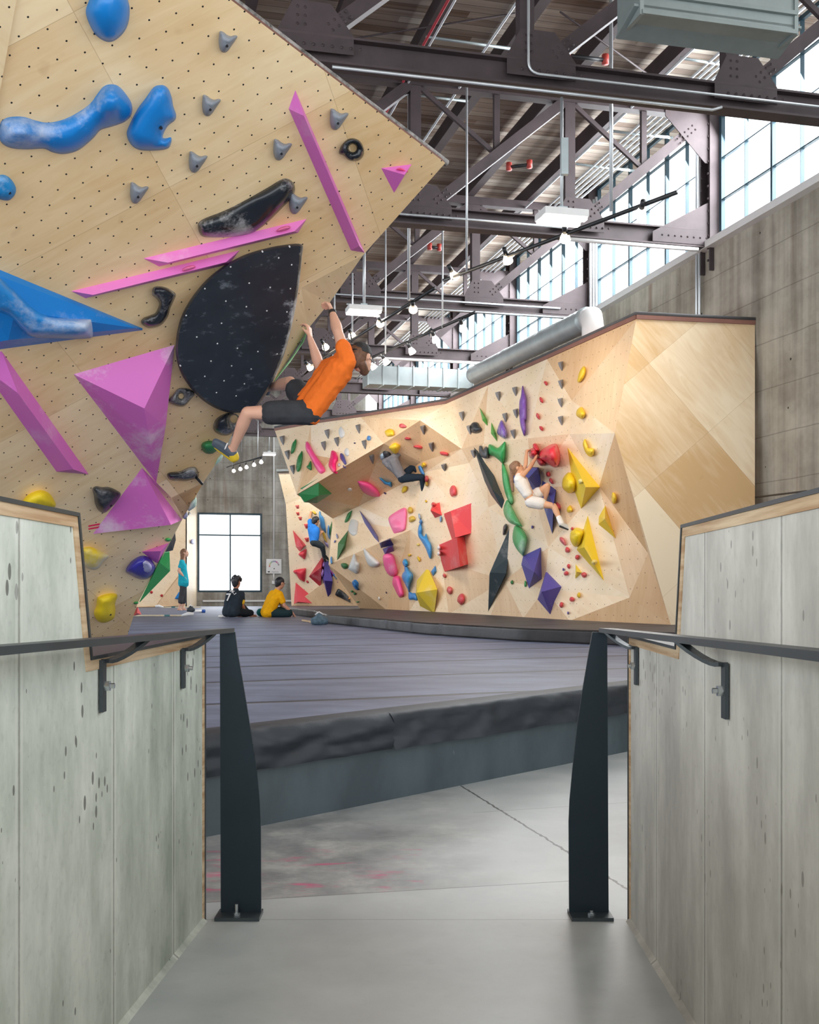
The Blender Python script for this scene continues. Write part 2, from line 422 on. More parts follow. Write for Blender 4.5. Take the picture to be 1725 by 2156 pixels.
# ================================================================ crash mats
def vinyl(name, c1, c2, seams=True, off=0.0, pitch=1.40, seamdir=(-.41, .912), rough=.5):
    m = N(name); g = m.geo(); s = m.sep(g)
    a = m.noise(m.mapping(g, sc=(1, 2.2, 1)), 1.6, 5, .6); c = m.noise(g, 9, 4, .65)
    col = m.ramp(a, [(.35, srgb(c1)), (.65, srgb(c2))])
    sm = m.fr(m.noise(m.mapping(g, sc=(1, 2.5, 1)), 6.5, 5, .75), .68, .8)
    col = m.mix(m.math('MULTIPLY', sm, .35), col, srgb('c9ccd6'))
    h = m.math('MULTIPLY', c, .35)
    if seams:
        u = m.math('ADD', m.math('MULTIPLY', s[0], seamdir[0]), m.math('MULTIPLY', s[1], seamdir[1]))
        u = m.math('ADD', u, m.math('MULTIPLY', m.math('SUBTRACT', m.noise(g, .8, 2, .5), .5), .10))
        d = m.math('ABSOLUTE', m.math('SUBTRACT', m.math('FRACT', m.math('DIVIDE', m.math('SUBTRACT', u, off-pitch/2), pitch)), .5))
        col = m.mix(m.math('MULTIPLY', m.math('LESS_THAN', d, .045/pitch), .93), col, srgb('0d1016'))
        h = m.math('ADD', h, m.fr(d, 0.0, .09/pitch))
    m.bump(h, .35, .02)
    return m.out(col, rough, 0, .5)
MZ, RZ = .44, .59
M['mat'] = vinyl('grey_blue_mat_vinyl', '4b536c', '6c7590', True, 5.91)
M['matraised'] = vinyl('charcoal_mat_vinyl', '2e2b32', '4b4852', True, .4, 1.25, (-.62, .785))
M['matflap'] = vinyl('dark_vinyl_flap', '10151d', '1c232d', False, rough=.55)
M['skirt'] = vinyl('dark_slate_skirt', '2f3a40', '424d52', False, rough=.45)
A0, A1 = V((-2.6, 2.88)), V((4.6, 10.925))
def rim(t): return A0+(A1-A0)*t
en = (A1-A0).normalized(); eo = V((en.y, -en.x))           # outward (towards the ramp)
mt = thing('crash_mat', (0, 8, 0), 'huge grey-blue vinyl crash mat covering the gym floor in front of the climbing walls', 'mat', None)
bm = bmesh.new()
poly = [A0, A1, V((4.6, 12)), V((3, 20)), V((-2, 41.2)), V((-16, 38.5)), V((-16, 9))]
q = [V((p.x, p.y, MZ)) for p in poly]
prism(bm, q, (0, 0, -.10)); fixn(bm)
finish('top_cover', bm, M['mat'], mt)
# wrinkled flap over the front rim, sewn from lengths
for k, (t0, t1) in enumerate(((0.0, .238), (.238, .345), (.345, .62), (.62, .80), (.80, 1.0))):
    bm = bmesh.new(); n = max(6, int((t1-t0)*(A1-A0).length/.03)); rowsv = []
    for i in range(n+1):
        t = t0+(t1-t0)*i/n; p = rim(t); r = []
        for j in range(13):
            v = j/12
            # profile: on top, over the rounded edge, hanging down
            if v < .25: o, z = -.10+.40*v, MZ+.006-.06*v*v
            elif v < .5:
                a = (v-.25)/.25*math.pi/2; o, z = .0+.045*math.sin(a), MZ-.045+.045*math.cos(a)
            else: o, z = .045, MZ-.045-(v-.5)*.27
            wv = mnoise.noise(V((t*38+v*2.0, v*4.5, k*3)))*.030+abs(mnoise.noise(V((t*75-v*3, v*7, 7+k))))*.028
            sag = mnoise.noise(V((t*26, 0, 3)))*.012
            if v > .2: o += wv*min(1, (v-.2)*3); z += sag*min(1, (v-.2)*2)
            if j == 9 or j == 5: o -= .006
            r.append(bm.verts.new((p.x+eo.x*o, p.y+eo.y*o, z)))
        rowsv.append(r)
    for a, b in zip(rowsv, rowsv[1:]):
        for j in range(12): bm.faces.new((a[j], b[j], b[j+1], a[j+1]))
    fixn(bm)
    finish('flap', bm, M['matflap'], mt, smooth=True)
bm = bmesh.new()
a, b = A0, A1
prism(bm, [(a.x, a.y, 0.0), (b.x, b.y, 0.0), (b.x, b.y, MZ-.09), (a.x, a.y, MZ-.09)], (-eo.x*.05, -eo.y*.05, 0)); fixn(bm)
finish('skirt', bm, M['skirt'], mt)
# raised mat along the far climbing wall
rp = [(4.3, 10.9), (2.34, 12.2), (1.30, 13.3), (.23, 15.25), (-.55, 17.6), (-1.46, 20.3), (-2.0, 24), (-3.3, 29), (-3.9, 33.0), (-1.0, 33.2), (0, 26), (1.2, 21), (3.2, 15.6), (4.55, 15.6)]
mt2 = thing('crash_mat', (0, 20, MZ), 'raised charcoal crash mat with padded brown-black rim under the far climbing wall', 'mat')
bm = bmesh.new(); prism(bm, [(x, y, RZ) for x, y in rp], (0, 0, -.06)); fixn(bm)
finish('top_cover', bm, M['matraised'], mt2)
bm = bmesh.new(); fr = [V((x, y, 0)) for x, y in rp[:9]]
dense = []
for a, b in zip(fr, fr[1:]):
    n = max(2, int((b-a).length/.12))
    for i in range(n): dense.append(a+(b-a)*i/n)
dense.append(fr[-1]); prev = []
for i, p in enumerate(dense):
    d = (dense[min(i+1, len(dense)-1)]-dense[max(0, i-1)]).normalized(); o = V((-d.y, d.x, 0))
    if o.y > 0: o = -o
    L = i*.12; seg = abs((L/1.1) % 1-.5)*2; puff = .035+.02*mnoise.noise(V((i*.5, 0, 1)))-(.03 if seg > .93 else 0)
    r = []
    for j in range(8):
        a = j/7*math.pi; r.append(bm.verts.new(p+o*(min(1, math.sin(a)*2.2)*(puff*.7)-.012)+V((0, 0, MZ-.01+(RZ-MZ+.018)*(.5+.5*math.cos(a))))))
    prev.append(r)
for a, b in zip(prev, prev[1:]):
    for j in range(7): bm.faces.new((a[j], b[j], b[j+1], a[j+1]))
fixn(bm); M['rim'] = vinyl('brown_black_rim_vinyl', '191617', '2a2526', False, rough=.42)
finish('padded_rim', bm, M['rim'], mt2, smooth=True)
# ================================================================ hall shell
M['hallwall'] = None
def hall_mat(name, c1, c2, c3, c4):
    m = N(name); g = m.geo(); s = m.sep(g)
    a = m.noise(m.mapping(g, sc=(.8, .8, 1.0)), 1.1, 7, .65); st = m.noise(m.mapping(g, sc=(3.0, 3.0, .12)), 1.2, 5, .6)
    col = m.ramp(m.math('ADD', m.math('MULTIPLY', a, .5), m.math('MULTIPLY', st, .5)), [(.36, srgb(c1)), (.47, srgb(c2)), (.56, srgb(c3)), (.68, srgb(c4))])
    ru = m.fr(m.noise(m.mapping(g, sc=(2.2, 2.2, .1), loc=(5, 3, 1)), 1.5, 4, .6), .64, .72)
    col = m.mix(m.math('MULTIPLY', ru, .45), col, srgb('83593f'))
    gr = m.fr(m.noise(m.mapping(g, sc=(2.6, 2.6, .3), loc=(9, 1, 4)), 1.3, 4, .6), .66, .74)
    col = m.mix(m.math('MULTIPLY', gr, .4), col, srgb('5f6846'))
    z = m.math('FRACT', m.math('DIVIDE', m.math('ADD', s[2], m.math('MULTIPLY', m.noise(g, 1.5, 2, .5), .03)), .62))
    col = m.mix(m.math('MULTIPLY', m.math('LESS_THAN', z, .022), .4), col, srgb('4b443b'))
    vo = m.n('ShaderNodeTexVoronoi'); m.l(g, vo.inputs['Vector']); vo.inputs['Scale'].default_value = 2.6
    col = m.mix(m.math('LESS_THAN', vo.outputs['Distance'], .045), col, srgb('302c28'))
    m.bump(a, .3, .02)
    return m.out(col, .85)
M['hallwall'] = hall_mat('stained_old_concrete', '7a7367', '9a9285', 'b3ac9e', 'cac4b6')
M['farwall'] = hall_mat('stained_far_concrete', '6d6660', '8d877d', 'a8a49b', 'c6c4bc')
ZT = 6.02
bm = bmesh.new()
a, b = wallpt(5, 0), wallpt(42.6, 0)
prism(bm, [a, b, b+V((0, 0, ZT)), a+V((0, 0, ZT))], PX*.4); fixn(bm)
tag(finish('wall_east', bm, M['hallwall']), kind='structure')
CEIL = 8.42
# pilasters standing against the window wall
# far wall with one tall window
FW = V((-6.2, 41.0, 0))                      # point on the far wall face
def farpt(px, z=None, py=None, off=0.0):
    r = ray(px, 0); o = FW - AX*off
    # intersect vertical plane with normal AX
    Y = o.dot(AX)/V((r.x, 1, 0)).dot(AX)
    p = V((r.x*Y, Y, 0)); p.z = z if z is not None else H+(CY-py)/F*Y
    return p
wl, wr = farpt(416, 0), farpt(552, 0)
wzt, wzb = farpt(484, py=1080).z, farpt(484, py=1247).z
bm = bmesh.new(); lft, rgt = farpt(-250, 0), wallpt(42.6, 0)
def slabw(p, q, z0, z1): prism(bm, [V((p.x, p.y, z0)), V((q.x, q.y, z0)), V((q.x, q.y, z1)), V((p.x, p.y, z1))], AX*.4)
rgt = farpt(770, 0)
slabw(lft, wl, 0, CEIL); slabw(wr, rgt, 0, CEIL); slabw(wl, wr, 0, wzb); slabw(wl, wr, wzt, CEIL); fixn(bm)
tag(finish('wall_far', bm, M['farwall']), kind='structure')
def window(name, p, q, z0, z1, vx, hz, fw=.07, minor=None, off=V((0, 0, 0)), dep=.08):
    """p,q base corners, vx/hz fractions of the bars"""
    p = p+off; q = q+off; d = (q-p).normalized(); nn = V((-d.y, d.x, 0)); L = (q-p).length
    bm = bmesh.new()
    def vb(t, w_): c = p+d*(L*t); box(bm, (c.x, c.y, (z0+z1)/2), (w_, dep, z1-z0), d, nn)
    def hb(t, w_): c = p+d*(L/2); box(bm, (c.x, c.y, z0+(z1-z0)*t), (L, dep*.8, w_), d, nn)
    vb(fw/2/L, fw); vb(1-fw/2/L, fw); hb(.0+fw/2/(z1-z0), fw); hb(1-fw/2/(z1-z0), fw)
    for t, w_ in vx: vb(t, w_)
    for t, w_ in hz: hb(t, w_)
    fixn(bm); fo = tag(finish(name, bm, M['winframe']), kind='structure')
    bm = bmesh.new(); a = p+d*.02; b = q-d*.02
    bm.faces.new([bm.verts.new(V((a.x, a.y, z0+.02))), bm.verts.new(V((b.x, b.y, z0+.02))), bm.verts.new(V((b.x, b.y, z1-.02))), bm.verts.new(V((a.x, a.y, z1-.02)))])
    finish('glass', bm, M['glass'], fo)
    return fo
window('window_1', wl, wr, wzb, wzt, [(.505, .05)], [(.72, .05)], .07, off=AX*.06)
area('daylight_far_window', (wl+wr)/2+V((0, 0, (wzb+wzt)/2))+AX*.3, (wl+wr)/2+V((0, 0, 1))-AX*8, 2.2, 2.7, 30, (.95, .98, 1))
bm = bmesh.new(); a, b = farpt(427, .62, off=.03), farpt(775, .62, off=.03)
bar(bm, a, b, .04, .06); fixn(bm); tag(finish('trim_1', bm, M['white']), kind='structure')
# clerestory
nwin = 2
for i in range(0, len(TY)-1):
    p, q = wallpt(TY[i]+.16, 0), wallpt(TY[i+1]-.16, 0)
    vx = [(.17, .009), (.335, .05), (.5, .009), (.665, .05), (.83, .009)]
    hz = [(.27, .018), (.53, .018), (.79, .018)]
    window('window_%d' % nwin, p, q, ZT+.03, CEIL-.05, vx, hz, .06, off=PX*.10, dep=.06); nwin += 1
    # steel column at the truss seat
    c = wallpt(TY[i+1], 0)+PX*.05
    bm = bmesh.new(); zz0, zz1 = ZT-.35, CEIL
    box(bm, (c.x, c.y, (zz0+zz1)/2), (.03, .26, zz1-zz0), PX, AX)
    for s_ in (-.13, .13): cc = c+AX*s_; box(bm, (cc.x, cc.y, (zz0+zz1)/2), (.24, .03, zz1-zz0), PX, AX)
    for s_ in (-.10, .10):
        for k in range(12):
            cc = c+AX*s_-PX*.125; box(bm, (cc.x, cc.y, zz0+.15+k*.18), (.02, .03, .03), PX, AX)
    fixn(bm)
    names = ['nearest', 'second', 'third', 'fourth', 'fifth', 'sixth', 'seventh']
    tag(finish('steel_column', bm, M['truss']), '%s dark steel column between the high windows, counted from the camera end' % names[i], 'column', 'columns between the high windows')
bm = bmesh.new(); a, b = wallpt(6, ZT+.03)-PX*.05, wallpt(42, ZT+.03)-PX*.05
bar(bm, a, b, .16, .10); fixn(bm); tag(finish('trim_2', bm, M['white']), kind='structure')
# ceiling of old planks
def planks():
    m = N('dark_roof_planks'); g = m.geo(); s = m.sep(g)
    u = m.math('ADD', m.math('MULTIPLY', s[0], AX.x), m.math('MULTIPLY', s[1], AX.y)); t = m.math('ADD', m.math('MULTIPLY', s[0], PX.x), m.math('MULTIPLY', s[1], PX.y))
    k = m.math('FLOOR', m.math('DIVIDE', u, .16)); wn = m.n('ShaderNodeTexWhiteNoise', noise_dimensions='2D')
    seg = m.math('FLOOR', m.math('DIVIDE', m.math('ADD', t, m.math('MULTIPLY', k, 1.37)), 1.9))
    m.l(m.comb(k, seg), wn.inputs[0])
    gr = m.noise(m.comb(m.math('MULTIPLY', t, .6), m.math('MULTIPLY', u, 16), wn.outputs['Value']), 1.0, 5, .6)
    f = m.math('ADD', m.math('MULTIPLY', gr, .55), m.math('MULTIPLY', wn.outputs['Value'], .45))
    col = m.ramp(f, [(.25, srgb('7a6455')), (.5, srgb('a39386')), (.8, srgb('c4b9ac'))])
    e = m.math('LESS_THAN', m.math('FRACT', m.math('DIVIDE', u, .16)), .07)
    col = m.mix(m.math('MULTIPLY', e, .75), col, srgb('1f1915'))
    return m.out(col, .8)
bm = bmesh.new(); q = [wallpt(-7, CEIL)+PX*.5, wallpt(42.8, CEIL)+PX*.5]
q += [q[1]-PX*24, q[0]-PX*24]; prism(bm, q, (0, 0, .12)); fixn(bm)
tag(finish('ceiling', bm, planks()), kind='structure')
# ================================================================ roof structure
def cpos(c, Y): # point with across-coordinate c at depth Y
    s = (wallpt(Y, 0).dot(PX)-c)
    return wallpt(Y, 0)-PX*s
names = ['nearest', 'second', 'third', 'fourth', 'fifth', 'sixth', 'seventh', 'eighth', 'ninth', 'tenth', 'eleventh', 'twelfth']
CW = wallpt(15.5, 0).dot(PX)
k = 0
for c in [7.15-1.13*i for i in range(11)]:
    d = CW-c
    a = wallpt(9.6, 8.22)-PX*d; b = wallpt(42.5, 8.22)-PX*d
    bm = bmesh.new(); bar(bm, a, b, .035, .30); bar(bm, a+V((0, 0, -.14)), b+V((0, 0, -.14)), .14, .03); fixn(bm)
    tag(finish('roof_purlin', bm, M['truss']), '%s dark roof beam from the high windows, running under the planks' % names[k], 'roof beam', 'long roof beams under the planks'); k += 1
def rivets(bm, c, d, n, rows, sp, out):
    up = out.cross(d).normalized()
    for i in range(n):
        for j in range(rows):
            p = c+d*((i-(n-1)/2)*sp)+up*((j-(rows-1)/2)*sp*.9)
            r = .017
            vs0 = [bm.verts.new(p+(d*math.cos(a)+up*math.sin(a))*r) for a in [k_*math.pi/3 for k_ in range(6)]]
            t_ = bm.verts.new(p+out*.016)
            for a_ in range(6): bm.faces.new((vs0[a_], vs0[(a_+1) % 6], t_))
ZC, ZTOP = 6.14, 7.98
for ti, Y in enumerate(TY[1:]):
    base = trusspt(Y, 0, 0); T = lambda s, z: base-PX*s+V((0, 0, z))
    t = thing('roof_truss', T(6, ZC), '%s riveted steel roof truss spanning the hall, counted from the camera' % names[ti], 'truss', 'riveted roof trusses')
    near = -AX
    bm = bmesh.new(); bar(bm, T(-.05, ZC), T(16, ZC), .03, .24)
    for z_ in (ZC-.12, ZC+.12): bar(bm, T(-.05, z_), T(16, z_), .20, .022)
    fixn(bm); finish('bottom_chord', bm, M['truss'], t)
    bm = bmesh.new(); bar(bm, T(-.05, ZTOP), T(16, ZTOP), .16, .14); fixn(bm); finish('top_chord', bm, M['truss'], t)
    ss = [2.2+2.25*i for i in range(7)]
    prev = 0.0
    for s in ss:
        bm = bmesh.new(); bar(bm, T(s, ZC+.1), T(s, ZTOP-.05), .15, .13, AX); fixn(bm); finish('post', bm, M['truss'], t)
        # main diagonal rising towards the windows
        a, b = T(s-.18, ZC+.12), T(prev+.08, ZTOP-.06)
        bm = bmesh.new(); bar(bm, a, b, .15, .14); fixn(bm); finish('diagonal', bm, M['truss'], t)
        # mid hanger and light counter strut
        mid = (a+b)/2
        bm = bmesh.new(); bar(bm, V((mid.x, mid.y, ZTOP)), mid, .08, .07, AX); fixn(bm); finish('hanger', bm, M['truss'], t)
        bm = bmesh.new(); bar(bm, T(s-.05, ZTOP-.05), mid, .05, .06); fixn(bm); finish('strut', bm, M['truss'], t)
        # gusset plate with rivets
        bm = bmesh.new(); g0 = T(s, 0)+near*.09
        pl = [(-.22, ZC-.04), (.50, ZC-.04), (.50, ZC+.14), (.28, ZC+.42), (-.08, ZC+.42), (-.22, ZC+.14)]
        prism(bm, [T(s-x, z)+near*.085 for x, z in pl], near*.014)
        dd = (b-a).normalized(); rivets(bm, a+dd*.24+near*.10, dd, 4, 2, .075, near)
        rivets(bm, T(s, ZC+.28)+near*.10, V((0, 0, 1)), 3, 2, .08, near); rivets(bm, T(s-.25, ZC+.02)+near*.105, PX, 8, 1, .09, near)
        fixn(bm); finish('gusset_plate', bm, M['truss'], t)
        prev = s
    # knee gusset at the window wall
    bm = bmesh.new(); prism(bm, [T(x, z)+near*.085 for x, z in [(-.02, ZC-.1), (.95, ZC-.1), (.95, ZC+.04), (.02, ZC+.55), (-.02, ZC+.55)]], near*.014)
    rivets(bm, T(.45, ZC)+near*.10, PX, 8, 1, .1, near); rivets(bm, T(.05, ZC+.25)+near*.10, V((0, 0, 1)), 6, 1, .1, near)
    bm2 = bm; fixn(bm2); finish('knee_plate', bm2, M['truss'], t)
    bm = bmesh.new(); prism(bm, [T(x, z)+near*.085 for x, z in [(-.02, ZTOP-.75), (.12, ZTOP-.75), (.75, ZTOP-.12), (.75, ZTOP+.05), (-.02, ZTOP+.05)]], near*.014)
    dd = (T(.08, ZTOP)-T(2.0, ZC+.1)).normalized(); rivets(bm, T(.42, ZTOP-.36)+near*.10, dd, 5, 2, .08, near)
    fixn(bm); finish('knee_plate', bm, M['truss'], t)
# light tie rods crossing between trusses
# ---- conduits running along the trusses and walls
def pipe(name, pts, r, mat, label, cat, group=None, n=8):
    bm = bmesh.new(); tube(bm, pts, r, n); fixn(bm)
    return tag(finish(name, bm, mat, smooth=True), label, cat, group)
def chordpt(ti, px, dz, off=.12):
    """point on the camera side of a bottom chord of truss ti seen at column px"""
    Y0 = TY[ti]; u = (px-CX)/F; w0 = wallpt(Y0, 0)-AX*off
    s = (w0.x-u*w0.y)/(PX.x-u*PX.y); p = w0-PX*s; p.z = ZC+dz; return p
pipe('conduit', [chordpt(1, 1113, 1.9), *bend(chordpt(1, 1113, 1.9), chordpt(1, 1113, -.02), chordpt(1, 1900, -.02), 6, .12), chordpt(1, 1880, -.02)], .014, M['pipe'], 'silver conduit dropping then running along the nearest truss chord', 'conduit', 'conduits along the trusses')
pipe('conduit', [chordpt(1, 700, -.18), chordpt(1, 1500, -.18), chordpt(1, 1520, -.14)], .016, M['pipe'], 'silver conduit under the nearest truss chord behind the tall wall', 'conduit', 'conduits along the trusses')
pipe('conduit', [chordpt(2, 760, -.02), chordpt(2, 1195, -.02)], .018, M['pipe'], 'silver conduit on the second truss left of the bright ceiling fixture', 'conduit', 'conduits along the trusses')
pipe('conduit', [chordpt(2, 1195, -.18), chordpt(2, 1470, -.18)], .03, M['white'], 'thick white pipe below the second truss beside the windows', 'pipe', 'conduits along the trusses')
pipe('conduit', [chordpt(3, 700, .0), chordpt(3, 1180, .0)], .018, M['pipe'], 'silver conduit along the third truss chord', 'conduit', 'conduits along the trusses')
pipe('conduit', [chordpt(3, 730, -.16), chordpt(3, 1225, -.16)], .018, M['pipe'], 'silver conduit just below the third truss chord', 'conduit', 'conduits along the trusses')
pipe('conduit', [chordpt(4, 700, -.16), chordpt(4, 1020, -.16)], .03, M['white'], 'thick white pipe below the fourth truss above the flat duct', 'pipe', 'conduits along the trusses')
for j in range(5):
    a = wallpt(10, 8.0-.0*j)-PX*(.42+.10*j); b = wallpt(40, 8.0)-PX*(.42+.10*j)
    pipe('conduit', [a, b], .018, M['pipe'], ['outermost', 'second', 'middle', 'fourth', 'innermost'][j]+' of five parallel conduits under the roof next to the high windows', 'conduit', 'conduits under the roof edge')
for j, (px, ti) in enumerate(((1262, 3), (1256, 3), (1250, 3), (1475, 2), (1481, 2))):
    Y = TY[ti]-.5-.04*j; 
    u = (px-CX)/F; w0 = wallpt(0, 0); s_ = 0
    Yw = (4.68+.2518*15.5)/(u+.2518)
    p = wallpt(Yw, 0)-PX*.06
    pipe('conduit', [V((p.x, p.y, 3.2)), V((p.x, p.y, 8.1))], .022, M['pipe'], ['leftmost of three upright conduits beside the third steel column', 'middle of three upright conduits beside the third steel column', 'rightmost of three upright conduits beside the third steel column', 'left of two upright conduits on the concrete above the plain plywood panel', 'right of two upright conduits on the concrete above the plain plywood panel'][j], 'conduit', 'upright conduits on the window wall')
red_ = mplain('red_pipe_paint', 'a5303c', .5)
for px_, py_, m_, r_, lab in ((944, 0, red_, .018, 'dark red pipe running along the roof beams above the wall corner'), (958, 0, M['pipe'], .016, 'silver conduit next to the dark red roof pipe'), (1078, 20, M['pipe'], .016, 'silver conduit along a roof beam left of the tall truss post'), (1484, 80, M['pipe'], .018, 'silver conduit along the roof beam coming from the big duct')):
    a = Pz(px_, py_, 7.93); pipe('roof_conduit', [a-AX*2.5, a+AX*22], r_, m_, lab, 'conduit', 'conduits along the roof beams')
for (x0, y0), (x1, y1), lab in (((1180, 25), (1412, 190), 'thin dark tie rod under the planks left of the big duct'), ((720, 85), (1085, 28), 'thin dark tie rod crossing above the nearest truss')):
    pipe('tie_rod', [Pz(x0, y0, 7.95), Pz(x1, y1, 7.95)], .012, M['truss'], lab, 'rod', 'thin tie rods in the roof')
# strut channels hung below the roof between purlins
for j, ((x0, y0), (x1, y1)) in enumerate((((897, 77), (1080, 103)), ((835, 195), (985, 213)), ((1433, 122), (1520, 135)), ((1290, 276), (1417, 290)), ((1213, 345), (1340, 360)))):
    pipe('strut_channel', [Pz(x0, y0, 8.0), Pz(x1, y1, 8.0)], .022, M['galv'], ['slotted strut above the top end of the tall wall', 'slotted strut beside the sloping edge of the tall wall', 'slotted strut below the big duct', 'slotted strut left of the second truss end', 'slotted strut above the second truss near the windows'][j], 'strut', 'slotted struts below the roof', 4)
# sprinkler branch with red couplings
def sprinkler(x0, y0, x1, y1, z, label):
    a, b = Pz(x0, y0, z), Pz(x1, y1, z); t = thing('sprinkler_pipe', (a+b)/2, label, 'sprinkler pipe', 'sprinkler pipes')
    bm = bmesh.new(); tube(bm, [a, b], .028, 8); fixn(bm); finish('pipe', bm, M['blackmetal'], t, smooth=True)
    for p in (a, b):
        bm = bmesh.new(); tube(bm, [p+V((0, 0, -.05)), p+V((0, 0, .07))], .045, 8); fixn(bm); finish('red_coupling', bm, M['redpaint'], t, smooth=True)
sprinkler(1195, 117, 1275, 127, 7.7, 'short black sprinkler pipe with two red couplings above the nearest truss')
sprinkler(1072, 352, 1115, 347, 7.6, 'short black sprinkler pipe with red couplings right of the wall corner')
sprinkler(905, 520, 925, 522, 7.4, 'small sprinkler pipe with red coupling beyond the second truss')
# ================================================================ hanging rods, lights
def rod(px, y0, y1, Y, label, r=.014):
    a, b = P(px, y0, Y), P(px, y1, Y); a.z = max(a.z, b.z+.3)
    pipe('hanging_rod', [a, b], r, M['pipe'], label, 'rod', 'rods the lights hang from', 6)
TZ = 5.05
def tr(px, py): return Pz(px, py, TZ)
rod(983, 155, 572, tr(983, 568).y, 'bright vertical rod down to the long light track, right of the wall corner')
rod(1287, -30, 444, tr(1287, 455).y, 'dark-edged vertical rod crossing the nearest truss at upper right', .02)
rod(861, 0, 632, tr(861, 633).y, 'vertical rod passing behind the sloping top edge of the tall wall', .02)
rod(812, 470, 745, tr(812, 738).y, 'vertical rod above the orange shirted climber, right of his cap')
rod(932, 482, 690, tr(932, 687).y, 'thin vertical rod to the second light track')
rod(768, 500, 648, 17.0, 'vertical rod carrying the ceiling fixture above the climber')
rod(742, 575, 700, tr(742, 694).y, 'thin vertical rod just left of the ceiling fixture above the climber')
rod(704, 620, 712, tr(704, 708).y, 'vertical rod behind the climber\'s raised wrist')
rod(543, 885, 962, tr(543, 964).y, 'vertical rod to the small far track, under the climber\'s knee')
rod(489, 905, 980, tr(489, 980).y, 'vertical rod to the small far track, behind the climber\'s shin')
rod(509, 785, 952, 38.0, 'thin rod to the small far ceiling fixture')
def fixture(px, py, Y, L, W, label, ptop):
    c = P(px, py, Y); t = thing('ceiling_fixture', c, label, 'ceiling light', 'hanging strip fixtures')
    bm = bmesh.new(); box(bm, c+V((0, 0, .035)), (L, W, .07), PX, AX)
    bmesh.ops.bevel(bm, geom=bm.edges[:], offset=.008, segments=1); fixn(bm); finish('housing', bm, M['white'], t)
    for s_ in (-1, 1):
        bm = bmesh.new(); box(bm, c+AX*(s_*W*.30)+V((0, 0, -.012)), (L*.96, W*.26, .03), PX, AX); fixn(bm); finish('light_bar', bm, M['tubelight'], t)
    bm = bmesh.new(); tube(bm, [c+V((0, 0, .06)), V((c.x, c.y, H+(CY-ptop)/F*Y))], .016, 8); fixn(bm); finish('stem', bm, M['pipe'], t, smooth=True)
    bm = bmesh.new(); box(bm, c+V((0, 0, .09)), (.10, .08, .06), PX, AX); fixn(bm); finish('junction_box', bm, M['galv'], t)
    area('fixture_light', c-V((0, 0, .06)), c-V((0, 0, 3)), L, W, 25, (1, .93, .86))
    return t
t = fixture(1183, 462, 11.4, .46, .30, 'bright rectangular ceiling fixture hanging below the nearest truss at right', 205)
bm = bmesh.new(); box(bm, P(1189, 330, 11.35), (.07, .06, .36)); fixn(bm); finish('driver_box', bm, M['galv'], t)
fixture(766, 657, 17.0, .50, .32, 'bright rectangular ceiling fixture above the orange shirted climber', 500)
fixture(567, 957, 38.0, .42, .26, 'tiny ceiling fixture far off beside the climber\'s foot', 900)
def track(p0, p1, heads, label, aim, lit=True, power=120):
    a, b = tr(*p0), tr(*p1); t = thing('light_track', (a+b)/2, label, 'light track', 'black light tracks')
    bm = bmesh.new(); tube(bm, [a, b], .024, 8); fixn(bm); finish('track_bar', bm, M['blackmetal'], t, smooth=True)
    out = []
    for (px, py, on, lab) in heads:
        # nearest point along the track
        best = min((abs(ray(px, py).x-((a+(b-a)*k/60).x/(a+(b-a)*k/60).y)), k) for k in range(-6, 66))[1]
        q = a+(b-a)*best/60; Y = q.y
        p = P(px, py, Y)
        h = thing('track_spotlight', q+V((0, 0, -.02)), lab, 'spotlight', 'spotlights on the light tracks')
        tgt = V(aim); d = (tgt-p).normalized()
        bm = bmesh.new(); tube(bm, [q, q+V((0, 0, -.04)), (q+p-d*.06)/2+V((0, 0, -.01)), p-d*.10], .012, 6); fixn(bm); finish('arm', bm, M['blackmetal'], h, smooth=True)
        bm = bmesh.new(); tube(bm, [p-d*.15, p-d*.05], .028, 10); fixn(bm); finish('lamp_holder', bm, M['blackmetal'], h, smooth=True)
        bm = bmesh.new(); tube(bm, [p-d*.06, p-d*.03, p+d*.02, p+d*.06], [.022, .034, .056, .062], 12, False); tube(bm, [p+d*.045, p+d*.062, p+d*.072], [.058, .05, .015], 12); fixn(bm)
        finish('bulb', bm, M['bulb'] if on else M['bulbdim'], h, smooth=True)
        if on:
            l = bpy.data.lights.new('spot', 'SPOT'); l.energy = power; l.color = (1, .90, .79); l.spot_size = 1.5; l.spot_blend = .8; l.shadow_soft_size = .12
            o = bpy.data.objects.new('spot_light', l); COL.objects.link(o); o.location = p+d*.12; o.rotation_euler = d.to_track_quat('-Z', 'Y').to_euler()
        out.append(h)
    return t
track((1425, 405), (935, 590), [(1350, 445, False, 'dark spotlight near the window end of the long track'), (1190, 497, True, 'glowing spotlight under the bright rectangular fixture'), (1068, 543, True, 'glowing spotlight in the middle of the long light track'), (955, 578, True, 'glowing spotlight at the left end of the long track')], 'long black light track sloping from the high windows towards the corner of the tall wall', (2.6, 17.5, 2.4), power=100)
track((915, 607), (655, 770), [(870, 648, True, 'glowing spotlight at the upper end of the middle track'), (800, 678, True, 'glowing spotlight right of the fixture above the climber'), (740, 704, True, 'glowing spotlight between the climber\'s arms and the fixture'), (684, 728, True, 'brightest glowing spotlight between the climber\'s forearms'), (651, 771, True, 'glowing spotlight just above the orange shirt')], 'black light track passing behind the climber\'s raised arm', (.4, 24, 2.6), power=115)
track((1000, 658), (785, 752), [(974, 688, False, 'unlit spotlight at the upper end of the short track'), (916, 712, False, 'unlit spotlight second along the short track'), (866, 737, False, 'unlit spotlight in the middle of the short track'), (812, 760, False, 'unlit spotlight near the climber\'s cap'), (785, 770, False, 'unlit spotlight touching the climber\'s glasses in view')], 'short black light track right of the climber\'s cap', (2.6, 21, 0.6), False)
